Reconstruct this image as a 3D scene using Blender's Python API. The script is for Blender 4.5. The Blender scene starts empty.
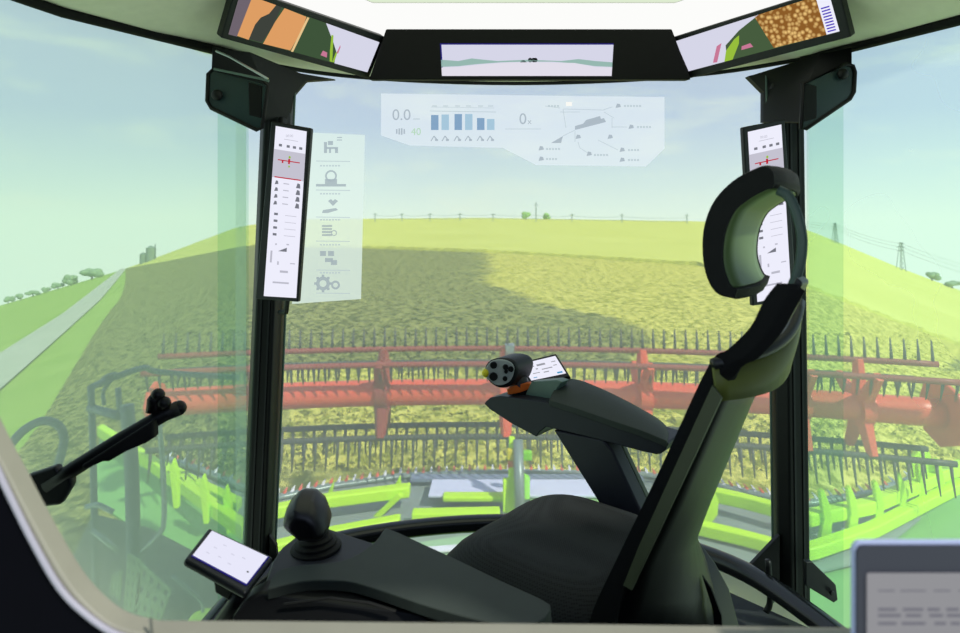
import bpy, bmesh, math, random
from mathutils import Vector, Matrix
random.seed(7)
F = 640.0; EY = 217.0; EZ = 1.25          # focal length in pixels, horizon row, eye height above the cab floor
scene = bpy.context.scene
COL = scene.collection

def P(px, py, D):
    return Vector(((px-480)/F*D, D, EZ-(py-EY)/F*D))
def PZ(px, py, z):                         # the point at height z seen at a picture position
    return P(px, py, (EZ-z)*F/(py-EY))
def lin(c):
    r = []
    for v in c[:3]:
        v /= 255.0
        r.append(v/12.92 if v <= .04045 else ((v+.055)/1.055)**2.4)
    return (*r, 1.0)
def lerp(a, b, t): return a+(b-a)*t
def interp(tab, x):
    if x <= tab[0][0]: a, b = tab[0], tab[1]
    elif x >= tab[-1][0]: a, b = tab[-2], tab[-1]
    else:
        for a, b in zip(tab, tab[1:]):
            if a[0] <= x <= b[0]: break
    return a[1]+(b[1]-a[1])*(x-a[0])/(b[0]-a[0])

# ------------------------------------------------------------------ materials
def newmat(name):
    m = bpy.data.materials.new(name); m.use_nodes = True
    nt = m.node_tree; nt.nodes.clear()
    out = nt.nodes.new('ShaderNodeOutputMaterial')
    return m, nt, out
def M(name, col, rough=.5, metal=0, spec=.5, var=.0, scale=30, bump=0, bscale=200, coat=0):
    m, nt, out = newmat(name)
    b = nt.nodes.new('ShaderNodeBsdfPrincipled')
    c = lin(col)
    b.inputs['Base Color'].default_value = c
    b.inputs['Roughness'].default_value = rough
    b.inputs['Metallic'].default_value = metal
    b.inputs['Specular IOR Level'].default_value = spec
    b.inputs['Coat Weight'].default_value = coat
    tc = nt.nodes.new('ShaderNodeTexCoord')
    n = nt.nodes.new('ShaderNodeTexNoise'); n.inputs['Scale'].default_value = scale; n.inputs['Detail'].default_value = 4
    nt.links.new(tc.outputs['Object'], n.inputs['Vector'])
    r = nt.nodes.new('ShaderNodeValToRGB')
    r.color_ramp.elements[0].position = .3; r.color_ramp.elements[1].position = .7
    r.color_ramp.elements[0].color = (*[x*(1-var) for x in c[:3]], 1)
    r.color_ramp.elements[1].color = (*[min(1, x*(1+var)) for x in c[:3]], 1)
    nt.links.new(n.outputs['Fac'], r.inputs['Fac']); nt.links.new(r.outputs['Color'], b.inputs['Base Color'])
    if bump:
        n2 = nt.nodes.new('ShaderNodeTexNoise'); n2.inputs['Scale'].default_value = bscale
        nt.links.new(tc.outputs['Object'], n2.inputs['Vector'])
        bp = nt.nodes.new('ShaderNodeBump'); bp.inputs['Strength'].default_value = bump; bp.inputs['Distance'].default_value = .002
        nt.links.new(n2.outputs['Fac'], bp.inputs['Height']); nt.links.new(bp.outputs['Normal'], b.inputs['Normal'])
    nt.links.new(b.outputs[0], out.inputs[0])
    return m
def E(name, col, strength=1.0, alpha=1.0):
    m, nt, out = newmat(name)
    e = nt.nodes.new('ShaderNodeEmission'); e.inputs[0].default_value = lin(col); e.inputs[1].default_value = strength
    if alpha < 1:
        t = nt.nodes.new('ShaderNodeBsdfTransparent'); mx = nt.nodes.new('ShaderNodeMixShader')
        mx.inputs[0].default_value = alpha
        nt.links.new(t.outputs[0], mx.inputs[1]); nt.links.new(e.outputs[0], mx.inputs[2]); nt.links.new(mx.outputs[0], out.inputs[0])
    else: nt.links.new(e.outputs[0], out.inputs[0])
    return m
def GLASS(name, tint, haze, fac, streak=.3, scale=1.2):
    m, nt, out = newmat(name)
    t = nt.nodes.new('ShaderNodeBsdfTransparent'); t.inputs[0].default_value = lin(tint)
    d = nt.nodes.new('ShaderNodeBsdfTranslucent'); d.inputs[0].default_value = lin(haze)
    d2 = nt.nodes.new('ShaderNodeBsdfDiffuse'); d2.inputs[0].default_value = lin(haze)
    md = nt.nodes.new('ShaderNodeMixShader'); md.inputs[0].default_value = .3
    nt.links.new(d.outputs[0], md.inputs[1]); nt.links.new(d2.outputs[0], md.inputs[2])
    mx = nt.nodes.new('ShaderNodeMixShader')
    tc = nt.nodes.new('ShaderNodeTexCoord')
    n = nt.nodes.new('ShaderNodeTexNoise'); n.inputs['Scale'].default_value = scale; n.inputs['Detail'].default_value = 3
    nt.links.new(tc.outputs['Object'], n.inputs['Vector'])
    mr = nt.nodes.new('ShaderNodeMapRange')
    mr.inputs['From Min'].default_value = .15; mr.inputs['From Max'].default_value = .85
    mr.inputs['To Min'].default_value = fac*(1-streak); mr.inputs['To Max'].default_value = fac*(1+streak)
    nt.links.new(n.outputs['Fac'], mr.inputs['Value']); nt.links.new(mr.outputs[0], mx.inputs[0])
    nt.links.new(t.outputs[0], mx.inputs[1]); nt.links.new(md.outputs[0], mx.inputs[2]); nt.links.new(mx.outputs[0], out.inputs[0])
    return m

# ------------------------------------------------------------------ mesh builder
class MB:
    def __init__(s): s.v = []; s.f = []; s.mi = []; s.cur = 0
    def add(s, vs, fs):
        o = len(s.v); s.v += [Vector(v) for v in vs]
        for f in fs: s.f.append([i+o for i in f]); s.mi.append(s.cur)
        return s
    def prism(s, pts, vec):                # closed polygon swept by a vector (or one vector per point)
        pts = [Vector(p) for p in pts]; n = len(pts)
        vec = vec if isinstance(vec, (list)) else [Vector(vec)]*n
        s.add(pts+[p+v for p, v in zip(pts, vec)], [list(range(n))[::-1], list(range(n, 2*n))]+[[i, (i+1) % n, n+(i+1) % n, n+i] for i in range(n)])
        return s
    def poly(s, pts): return s.add(pts, [list(range(len(pts)))])
    def box(s, a, b):
        a, b = Vector(a), Vector(b)
        return s.prism([(a.x, a.y, a.z), (b.x, a.y, a.z), (b.x, b.y, a.z), (a.x, b.y, a.z)], (0, 0, b.z-a.z))
    def tube(s, path, r, n=10, flat=1.0, closed=False):
        path = [Vector(p) for p in path]; k = len(path)
        rs = r if isinstance(r, (list, tuple)) else [r]*k
        rings = []; up = None
        for i, p in enumerate(path):
            if closed: t = path[(i+1) % k]-path[i-1]
            else: t = path[min(i+1, k-1)]-path[max(i-1, 0)]
            t.normalize()
            if up is None:
                up = Vector((0, 0, 1)) if abs(t.z) < .9 else Vector((0, 1, 0))
            a = t.cross(up).normalized(); b = a.cross(t).normalized(); up = b
            rings.append([p+a*math.cos(q)*rs[i]+b*math.sin(q)*rs[i]*flat for q in [2*math.pi*j/n for j in range(n)]])
        vs = [v for rg in rings for v in rg]
        fs = []
        for i in range(k if closed else k-1):
            i2 = (i+1) % k
            for j in range(n): fs.append([i*n+j, i*n+(j+1) % n, i2*n+(j+1) % n, i2*n+j])
        if not closed: fs += [list(range(n))[::-1], [(k-1)*n+j for j in range(n)]]
        return s.add(vs, fs)
    def strip(s, A, B):                    # ruled sheet between two polylines
        n = len(A)
        return s.add(list(A)+list(B), [[i, i+1, n+i+1, n+i] for i in range(n-1)])
    def grid(s, rows):
        nr, nc = len(rows), len(rows[0])
        return s.add([v for r in rows for v in r], [[i*nc+j, i*nc+j+1, (i+1)*nc+j+1, (i+1)*nc+j] for i in range(nr-1) for j in range(nc-1)])
    def ball(s, c, r, n=16, m=10, R=None):
        c = Vector(c); r = Vector(r) if not isinstance(r, (int, float)) else Vector((r, r, r))
        vs = []
        for i in range(m+1):
            a = math.pi*i/m
            for j in range(n):
                b = 2*math.pi*j/n
                v = Vector((r.x*math.sin(a)*math.cos(b), r.y*math.sin(a)*math.sin(b), r.z*math.cos(a)))
                if R: v = R @ v
                vs.append(c+v)
        return s.add(vs, [[i*n+j, (i+1)*n+j, (i+1)*n+(j+1) % n, i*n+(j+1) % n] for i in range(m) for j in range(n)])
    def lathe(s, c, prof, axis=(0, 0, 1), n=20):
        c = Vector(c); ax = Vector(axis).normalized()
        a = ax.orthogonal().normalized(); b = ax.cross(a)
        vs = [c+ax*h+a*math.cos(q)*r+b*math.sin(q)*r for r, h in prof for q in [2*math.pi*j/n for j in range(n)]]
        k = len(prof)
        return s.add(vs, [[i*n+j, i*n+(j+1) % n, (i+1)*n+(j+1) % n, (i+1)*n+j] for i in range(k-1) for j in range(n)]+[list(range(n))[::-1], [(k-1)*n+j for j in range(n)]])

def root_loc(p):
    l = Vector((0, 0, 0))
    while p: l += p.location; p = p.parent
    return l
def obj(name, mb, mats, parent=None, bevel=0, seg=3, sub=0, smooth=False, label=None, cat=None, group=None, kind=None, loc=None, solid=0):
    me = bpy.data.meshes.new(name)
    off = root_loc(parent) if parent else Vector(loc) if loc else Vector((0, 0, 0))
    me.from_pydata([v-off for v in mb.v], [], mb.f)
    mats = mats if isinstance(mats, (list, tuple)) else [mats]
    for m in mats: me.materials.append(m)
    for p, i in zip(me.polygons, mb.mi): p.material_index = i
    bm = bmesh.new(); bm.from_mesh(me)
    if not solid: bmesh.ops.remove_doubles(bm, verts=bm.verts, dist=1e-5)
    bmesh.ops.recalc_face_normals(bm, faces=bm.faces)
    bm.to_mesh(me); bm.free()
    o = bpy.data.objects.new(name, me); COL.objects.link(o)
    if parent: o.parent = parent
    elif loc: o.location = loc
    if solid:
        md = o.modifiers.new('thick', 'SOLIDIFY'); md.thickness = solid; md.offset = 0
    if bevel:
        md = o.modifiers.new('bevel', 'BEVEL'); md.width = bevel; md.segments = seg; md.limit_method = 'ANGLE'; md.angle_limit = math.radians(35)
    if sub:
        md = o.modifiers.new('sub', 'SUBSURF'); md.levels = sub; md.render_levels = sub
    if smooth or bevel or sub:
        for p in me.polygons: p.use_smooth = True
        if bevel and not sub:
            md = o.modifiers.new('wn', 'WEIGHTED_NORMAL'); md.keep_sharp = True
    if label: o['label'] = label
    if cat: o['category'] = cat
    if group: o['group'] = group
    if kind: o['kind'] = kind
    return o
def thing(name, loc, label, cat, group=None):
    o = bpy.data.objects.new(name, None); COL.objects.link(o); o.location = loc; o.empty_display_size = .05
    o['label'] = label; o['category'] = cat
    if group: o['group'] = group
    return o
def text_mb(mb, s, origin, right, up, size, bold=0):
    cu = bpy.data.curves.new('t', 'FONT'); cu.body = s; cu.size = 1; cu.offset = bold
    o = bpy.data.objects.new('t', cu); COL.objects.link(o)
    dg = bpy.context.evaluated_depsgraph_get()
    me = bpy.data.meshes.new_from_object(o.evaluated_get(dg))
    vs = [Vector(origin)+Vector(right)*v.co.x*size+Vector(up)*v.co.y*size for v in me.vertices]
    mb.add(vs, [list(p.vertices) for p in me.polygons])
    bpy.data.objects.remove(o); bpy.data.curves.remove(cu); bpy.data.meshes.remove(me)

def pieces(name, mb, mat, parent, **k):      # every polygon becomes a part of its own
    for f in mb.f:
        q = MB(); q.poly([mb.v[i] for i in f]); obj(name, q, mat, parent, **k)
class Screen:                              # a lit screen given by its four corners; (u,v) run 0..1 from the lower left
    def __init__(s, TL, TR, BR, BL):
        s.TL, s.TR, s.BR, s.BL = [Vector(p) for p in (TL, TR, BR, BL)]
        s.n = (s.TR-s.TL).cross(s.BL-s.TL).normalized()
        if s.n.dot(Vector((0, 0, EZ))-s.TL) < 0: s.n = -s.n
    def at(s, u, v, h=.0):
        return lerp(lerp(s.BL, s.BR, u), lerp(s.TL, s.TR, u), v)+s.n*h
    def quad(s, mb, u0, v0, u1, v1, h=.0006): return mb.poly([s.at(u0, v0, h), s.at(u1, v0, h), s.at(u1, v1, h), s.at(u0, v1, h)])
    def shape(s, mb, uv, h=.0006): return mb.poly([s.at(u, v, h) for u, v in uv])
    def text(s, mb, t, u, v, size, h=.0008, bold=0):
        r = (s.BR-s.BL).normalized(); up = (s.TL-s.BL).normalized()
        text_mb(mb, t, s.at(u, v, h), r, up, size, bold)
    def disc(s, mb, u, v, r, n=12, h=.0006, asp=None):
        w = (s.BR-s.BL).length; hh = (s.TL-s.BL).length
        return s.shape(mb, [(u+r*math.cos(2*math.pi*i/n)/w, v+r*math.sin(2*math.pi*i/n)/hh) for i in range(n)], h)

black = M('black_plastic', (12, 14, 15), .45, spec=.3, var=.1)
black2 = M('black_satin', (20, 23, 26), .4, spec=.4, var=.1, bump=.15, bscale=900)
blackrub = M('black_rubber', (10, 11, 11), .7, spec=.3, var=.15)
bluegrey = M('blue_black_plastic', (30, 32, 44), .5, spec=.35, var=.08)
padgrey = M('soft_grey_green_pad', (50, 57, 53), .6, spec=.3, var=.06, bump=.3, bscale=700)
olive = M('olive_reflection_shell', (96, 104, 44), .5, spec=.35, var=.05)  # black seat shell with the field's green reflection painted into its colour
greygreen = M('grey_green_plastic', (88, 112, 104), .5, var=.05)
lining = M('pale_green_roof_lining', (232, 232, 210), .8, spec=.2, var=.03)
beige = M('beige_painted_frame', (134, 131, 117), .6, var=.04)
navy = M('dark_navy_body', (3, 3, 9), .8, spec=.05, var=.1)
lime = M('lime_green_paint', (190, 240, 0), .45, var=.05)
red = M('red_paint', (218, 84, 56), .4, var=.08)
reddark = M('dark_red_paint', (140, 60, 48), .5, var=.08)
tinem = M('dark_tine_plastic', (62, 66, 56), .5, var=.1)
steel = M('grey_steel', (130, 146, 140), .4, metal=.3, var=.1)
railm = M('grey_blue_rail_paint', (64, 88, 92), .45, var=.08)
deckm = M('grey_deck_sheet', (128, 142, 136), .5, var=.06, scale=3)
belt = M('pale_lavender_belt', (206, 210, 234), .5, var=.04, scale=12)
greenp = M('mid_green_panel', (120, 178, 92), .5, var=.08, scale=1.5)
darkgreen = M('dark_green_platform', (70, 88, 58), .6, var=.15, scale=4)
silver = M('silver_face', (172, 178, 176), .4, metal=0, var=.05)
orange = M('orange_plastic', (214, 100, 20), .5)
yellow = M('yellow_plastic', (215, 200, 20), .5)
white = M('white_plastic', (225, 226, 230), .5)
chrome = M('brushed_metal', (150, 158, 158), .3, metal=.9)

# ------------------------------------------------------------------ ground
HY = [(-500, 420), (0, 305.6), (125, 269), (161, 256), (238, 227), (290, 219.5), (480, 218), (700, 221.5), (760, 224), (807, 230), (837, 242), (897, 267), (960, 290.5), (1500, 470)]
YFAR = 200.0
def hyT(px): return interp(HY, px)-2048/YFAR
def G(px, py, up=0.0):
    d = max(py-hyT(px), 2048/YFAR)
    Y = 2048/d
    p = P(px, py, Y); p.z += up
    return p
def GX(px, Y, up=0.0):
    z = -1.95-(hyT(px)-EY)*Y/F
    return Vector(((px-480)/F*Y, Y, z+up))

def fieldmat(name, c0, c1, scale, stretch=(1, 1, 1), c2=None, bump=.6, rot=0, mask=None, d0=None, d1=None, lo=.35, hi=.65):
    m, nt, out = newmat(name)
    b = nt.nodes.new('ShaderNodeBsdfDiffuse')
    tc = nt.nodes.new('ShaderNodeTexCoord'); mp = nt.nodes.new('ShaderNodeMapping')
    mp.inputs['Scale'].default_value = stretch; mp.inputs['Rotation'].default_value = (0, 0, rot)
    nt.links.new(tc.outputs['Object'], mp.inputs['Vector'])
    n = nt.nodes.new('ShaderNodeTexNoise'); n.inputs['Scale'].default_value = scale; n.inputs['Detail'].default_value = 7; n.inputs['Roughness'].default_value = .7
    nt.links.new(mp.outputs[0], n.inputs['Vector'])
    def ramp(a, c):
        r = nt.nodes.new('ShaderNodeValToRGB')
        r.color_ramp.elements[0].position = lo; r.color_ramp.elements[1].position = hi
        r.color_ramp.elements[0].color = lin(a); r.color_ramp.elements[1].color = lin(c)
        nt.links.new(n.outputs['Fac'], r.inputs['Fac']); return r
    r1 = ramp(c0, c1); last = r1.outputs[0]
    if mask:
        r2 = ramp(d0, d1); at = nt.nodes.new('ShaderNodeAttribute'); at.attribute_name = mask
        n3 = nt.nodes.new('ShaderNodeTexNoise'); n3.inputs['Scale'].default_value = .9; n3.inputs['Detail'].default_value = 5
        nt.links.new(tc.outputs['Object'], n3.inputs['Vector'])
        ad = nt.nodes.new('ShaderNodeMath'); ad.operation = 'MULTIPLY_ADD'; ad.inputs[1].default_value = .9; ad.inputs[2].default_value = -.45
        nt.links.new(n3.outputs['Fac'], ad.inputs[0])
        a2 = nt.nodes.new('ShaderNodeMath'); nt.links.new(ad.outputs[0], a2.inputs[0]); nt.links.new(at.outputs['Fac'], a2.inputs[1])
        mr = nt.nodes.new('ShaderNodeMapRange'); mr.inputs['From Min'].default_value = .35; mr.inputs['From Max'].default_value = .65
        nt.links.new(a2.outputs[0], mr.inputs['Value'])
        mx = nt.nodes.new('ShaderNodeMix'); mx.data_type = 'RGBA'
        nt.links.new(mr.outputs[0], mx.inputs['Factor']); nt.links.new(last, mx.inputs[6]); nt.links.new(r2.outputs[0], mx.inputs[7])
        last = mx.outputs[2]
    nt.links.new(last, b.inputs[0])
    bp = nt.nodes.new('ShaderNodeBump'); bp.inputs['Strength'].default_value = bump; bp.inputs['Distance'].default_value = .15
    nt.links.new(n.outputs['Fac'], bp.inputs['Height']); nt.links.new(bp.outputs[0], b.inputs['Normal'])
    nt.links.new(b.outputs[0], out.inputs[0])
    return m

# base meadow
mb = MB(); rows = []
for i in range(60):
    t = i/59; row = []
    Y = 1.2*(200/1.2)**(1-t)
    for px in range(-500, 1500, 20): row.append(GX(px, Y))
    rows.append(row)
mb.grid(rows)
o = obj('grass_ground', mb, fieldmat('meadow_grass', (140, 176, 66), (162, 192, 86), .25, bump=.1), smooth=True, kind='structure')

# far pale field
B1 = [(125, 269), (165, 262), (245, 247), (365, 249), (500, 254), (700, 267), (808, 290), (960, 348), (1500, 560)]
mb = MB(); rows = []
for i in range(14):
    t = i/13; row = []
    for px in range(125, 1500, 10):
        row.append(G(px, lerp(interp(HY, px), interp(B1, px)+1, t), .06))
    rows.append(row)
mb.grid(rows)
obj('far_field', mb, fieldmat('far_field_green', (196, 202, 92), (206, 212, 106), .08, bump=.05), smooth=True, kind='structure')

# standing crop
LX = [(262, 135), (300, 118), (340, 92), (430, 40), (560, -60), (700, -160)]
mb = MB(); rows = []; msk = []
BR = [(255, 488), (285, 486), (300, 520), (312, 560), (318, 600), (332, 636), (345, 655), (360, 640), (400, 600), (460, 540), (700, 300)]  # outline of the shadow lying over the left of the field
NC = 260
for i in range(150):
    t = (i/149)**1.3; row = []
    for j in range(NC):
        c = j/(NC-1)
        p0 = lerp(125, 1500, c)
        py = lerp(interp(B1, p0), 700, t)
        px = lerp(interp(LX, py), 1500, c) if t > 0 else p0
        if t <= .1: px = lerp(p0, px, t/.1)
        row.append(G(px, py, .12+random.uniform(-.03, .03)*min(1, 20/(2048/(py-hyT(px))))))
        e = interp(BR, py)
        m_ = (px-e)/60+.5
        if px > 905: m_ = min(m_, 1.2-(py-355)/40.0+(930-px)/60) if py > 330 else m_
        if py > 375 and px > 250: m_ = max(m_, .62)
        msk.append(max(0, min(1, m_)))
    rows.append(row)
mb.grid(rows)
crop = fieldmat('standing_crop', (78, 90, 36), (164, 168, 92), 6, (.8, .8, 1), bump=.8, rot=.3, mask='bright', d0=(146, 152, 34), d1=(234, 228, 112), lo=.42, hi=.58)  # field shadow painted in: darker crop colours wherever the mask is low
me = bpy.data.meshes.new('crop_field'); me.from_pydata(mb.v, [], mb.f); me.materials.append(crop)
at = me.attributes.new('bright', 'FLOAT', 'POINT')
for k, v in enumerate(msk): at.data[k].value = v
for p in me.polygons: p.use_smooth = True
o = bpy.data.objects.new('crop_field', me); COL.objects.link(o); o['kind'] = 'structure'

lf = MB(); lm = []
rl = random.Random(11)
for i in range(9000):
    py = 338+(480-338)*rl.random(); px = rl.uniform(max(130, interp(LX, py)+6), 1080)
    if px < 150 and rl.random() < .5: continue
    g = G(px, py, .08); s_ = rl.uniform(.05, .12)*(1 if py > 340 else 1.6); a = rl.uniform(0, 6.28); t_ = rl.uniform(.1, .6)
    d = Vector((math.cos(a), math.sin(a), 0)); w_ = Vector((-d.y, d.x, 0))*s_*.28
    tip = g+d*s_*math.cos(t_)+Vector((0, 0, s_*abs(math.sin(t_))+.06)); mid = (g+tip)/2+Vector((0, 0, s_*.35))
    lf.add([g-w_*.4, g+w_*.4, mid+w_, tip, mid-w_], [[0, 1, 2, 4], [4, 2, 3]])
    e = interp(BR, py); m_ = max(0, min(1, (px-e)/60+.5))  # leaves take the same painted field shadow
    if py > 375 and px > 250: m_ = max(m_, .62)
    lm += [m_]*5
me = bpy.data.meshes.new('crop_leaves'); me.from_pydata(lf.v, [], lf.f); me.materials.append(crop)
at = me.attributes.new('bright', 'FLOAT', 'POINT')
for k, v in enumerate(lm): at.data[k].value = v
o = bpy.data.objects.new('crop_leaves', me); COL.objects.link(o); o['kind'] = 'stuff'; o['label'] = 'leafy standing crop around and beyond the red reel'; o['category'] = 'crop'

# hedge-like strip of taller crop at the edge of the far field
mb = MB()
A = []; B = []
for px in range(250, 1100, 4):
    g = G(px, interp(B1, px)+1, .0); A.append(g)
    B.append(g+Vector((0, .8, .0)))
n = len(A)
top = [p+Vector((0, .2, .3+random.uniform(-.08, .08))) for p in A]; top2 = [p+Vector((0, 0, .3)) for p in B]
mb.strip(A, top); mb.strip(top, top2); mb.strip(top2, B)
obj('crop_edge', mb, fieldmat('crop_edge_green', (176, 182, 66), (198, 202, 84), 3, bump=.3), kind='structure')

# road
mb = MB(); A = []; B = []
RL = [(268, 122), (315, 62), (352, 4), (415, -100), (560, -330)]
RR = [(268, 127), (300, 101), (345, 52), (392, 0), (490, -105), (560, -180)]
for i in range(40):
    py = 269+(560-269)*(i/39)**1.5
    A.append(G(interp(RL, py), py, .1)); B.append(G(interp(RR, py), py, .1))
mb.strip(A, B)
obj('road', mb, fieldmat('pale_gravel_road', (176, 184, 158), (198, 202, 178), .8, bump=.1), smooth=True, kind='structure')

# ------------------------------------------------------------------ things on the skyline
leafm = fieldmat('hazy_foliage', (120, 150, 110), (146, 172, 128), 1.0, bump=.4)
leaf2 = fieldmat('light_foliage', (128, 176, 92), (150, 194, 110), 1.0, bump=.4)
trunkm = M('bark', (80, 76, 60), .8)
def tree(name, px, w, h, label, cat, group=None, mat=leafm, Y=185, seed=1):
    rnd = random.Random(seed)
    base = GX(px, Y); k = Y/F; W = w*k; H = h*k
    t = thing(name, base, label, cat, group)
    mb = MB(); mb.tube([base-Vector((0, 0, .3)), base+Vector((0, 0, H*.5))], W*.05, 6)
    obj('trunk', mb, trunkm, t)
    mb = MB()
    for i in range(9):
        c = base+Vector((rnd.uniform(-.32, .32)*W, rnd.uniform(-.3, .3)*W, H*rnd.uniform(.35, .75)))
        r = rnd.uniform(.2, .3)
        mb.ball(c, (W*r, W*r, H*r), 10, 7)
    obj('crown', mb, mat, t, smooth=True)
    return t
tl = [(8, 9, 8, 'leftmost small hedgerow bush on the left skyline'),
      (21, 8, 7, 'low round bush, second from the left in the skyline hedgerow'),
      (33, 11, 7, 'wide low bush beside the second bush of the left hedgerow'),
      (46, 8, 6, 'smallest pale bush, middle of the left hedgerow'),
      (58, 10, 7, 'spreading bush right of the smallest hedgerow bush'),
      (71, 12, 11, 'taller pointed bush left of the big round tree'),
      (92, 20, 12, 'biggest round tree at the right end of the left hedgerow')]
for i, (px, w, h, l) in enumerate(tl): tree('bush' if i < 6 else 'tree', px, w, h, l, 'bush' if i < 6 else 'tree', 'hedgerow bushes on the left skyline' if i < 6 else None, seed=i)
tree('bush', 526, 9, 8, 'small green bush on the skyline just left of the tall pole', 'bush', 'bushes by the tall pole', leaf2, seed=20)
tree('bush', 547, 8, 7, 'small green bush on the skyline just right of the tall pole', 'bush', 'bushes by the tall pole', leaf2, seed=21)
tree('bush', 932, 12, 9, 'hazy bush at the foot of the right skyline beyond the nearer pylon', 'bush', 'bushes on the right skyline', seed=22)
tree('bush', 952, 18, 8, 'wide hazy bush at the far right edge of the skyline', 'bush', 'bushes on the right skyline', seed=23)

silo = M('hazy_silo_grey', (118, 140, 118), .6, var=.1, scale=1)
for px, w, h, l in ((143.5, 7, 11, 'shorter dark silo on the left skyline beside the road end'), (151, 9, 15, 'taller silo on the left skyline, right of the shorter one')):
    b = GX(px, 180); k = 180/F
    t = thing('silo', b, l, 'silo', 'silos on the left skyline')
    mb = MB(); mb.lathe(b-Vector((0, 0, 1)), [(w*k/2, 0), (w*k/2, h*k*.85+1)], n=16); obj('tank', mb, silo, t)
    mb = MB(); mb.lathe(b+Vector((0, 0, h*k*.85)), [(w*k/2*1.05, 0), (w*k*.1, h*k*.15)], n=16); obj('roof', mb, silo, t)
    mb = MB(); mb.tube([b+Vector((w*k*.5, -.2, 0)), b+Vector((w*k*.5, -.2, h*k*1.1))], .12, 6); obj('ladder', mb, railm, t)

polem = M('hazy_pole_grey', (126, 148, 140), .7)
poles = [375, 402, 430, 460, 493, 536, 572, 622, 687]
tops = []
for i, px in enumerate(poles):
    Y = 150; b = GX(px, Y); k = Y/F; h = (20 if px == 536 else 8+abs(px-480)*.012)*k
    order = ['first', 'second', 'third', 'fourth', 'fifth', '', 'seventh', 'eighth', 'ninth']
    lab = 'tallest utility pole on the front skyline, between two bushes' if px == 536 else '%s wire pole from the left along the front skyline' % order[i]
    t = thing('utility_pole', b, lab, 'pole', 'utility poles along the front skyline')
    mb = MB(); mb.tube([b-Vector((0, 0, .5)), b+Vector((0, 0, h))], [.13, .1], 6); obj('post', mb, polem, t)
    mb = MB(); mb.box(b+Vector((-.55, -.06, h*.85)), b+Vector((.55, .06, h*.85+.12))); obj('crossarm', mb, polem, t)
    tops.append(b+Vector((0, 0, 7*k)))
for dz, nm in ((0, 'upper'), (-.75, 'lower')):
    mb = MB(); path = []
    for a, b in zip(tops, tops[1:]):
        for q in range(6): u = q/6; path.append(lerp(a, b, u)+Vector((0, 0, dz-.5*4*u*(1-u)*.5)))
    path.append(tops[-1]+Vector((0, 0, dz)))
    mb.tube(path, .035, 4)
    obj('overhead_wire', mb, polem, label='thin %s overhead wire strung along the front skyline poles' % nm, cat='wire')
# pylons on the right
pts = []
for px, py0, hh, l in ((763, 224, 15, 'small faint pylon just left of the right window pillar'), (835, 241, 20, 'lattice pylon on the right skyline close to the pillar'), (901, 268, 28, 'larger lattice pylon on the right skyline, nearer the picture edge')):
    Y = 170; b = GX(px, Y); k = Y/F; h = hh*k; w = h*.11
    t = thing('pylon', b, l, 'pylon', 'pylons on the right skyline')
    mb = MB()
    for sx, sy in ((-1, -1), (1, -1), (1, 1), (-1, 1)): mb.tube([b+Vector((sx*w, sy*w, -.3)), b+Vector((sx*w*.25, sy*w*.25, h))], .09, 4)
    nb = 6
    for q in range(nb):
        z0 = h*q/nb; z1 = h*(q+1)/nb; w0 = w*(1-.75*q/nb); w1 = w*(1-.75*(q+1)/nb)
        mb.tube([b+Vector((-w0, -w0, z0)), b+Vector((w1, -w1, z1))], .06, 4); mb.tube([b+Vector((w0, -w0, z0)), b+Vector((-w1, -w1, z1))], .06, 4)
    obj('lattice_tower', mb, polem, t)
    arms = []
    for zf, aw in ((.68, .16), (.82, .2), (.95, .13)):
        mb = MB(); mb.prism([b+Vector((-h*aw, 0, h*zf)), b+Vector((h*aw, 0, h*zf)), b+Vector((0, 0, h*zf+h*.05))], (0, .1, 0)); obj('crossarm', mb, polem, t)
    pts.append((b, h))
ext = [(Vector(pts[0][0])+Vector((-30, 10, 3)), pts[0][1]*.8)]+pts+[(GX(1040, 160)+Vector((0, 0, 0)), 9)]
for zf, nm in ((.7, 'lowest'), (.84, 'middle'), (.96, 'highest')):
    mb = MB(); path = []
    for (a, ha), (b, hb) in zip(ext[1:], ext[2:]):
        for q in range(8): u = q/8; path.append(lerp(a+Vector((0, 0, ha*zf)), b+Vector((0, 0, hb*zf)), u)-Vector((0, 0, 3*u*(1-u))))
    mb.tube(path, .035, 4)
    obj('power_line', mb, polem, label='%s power line hanging between the right skyline pylons' % nm, cat='wire')

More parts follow.
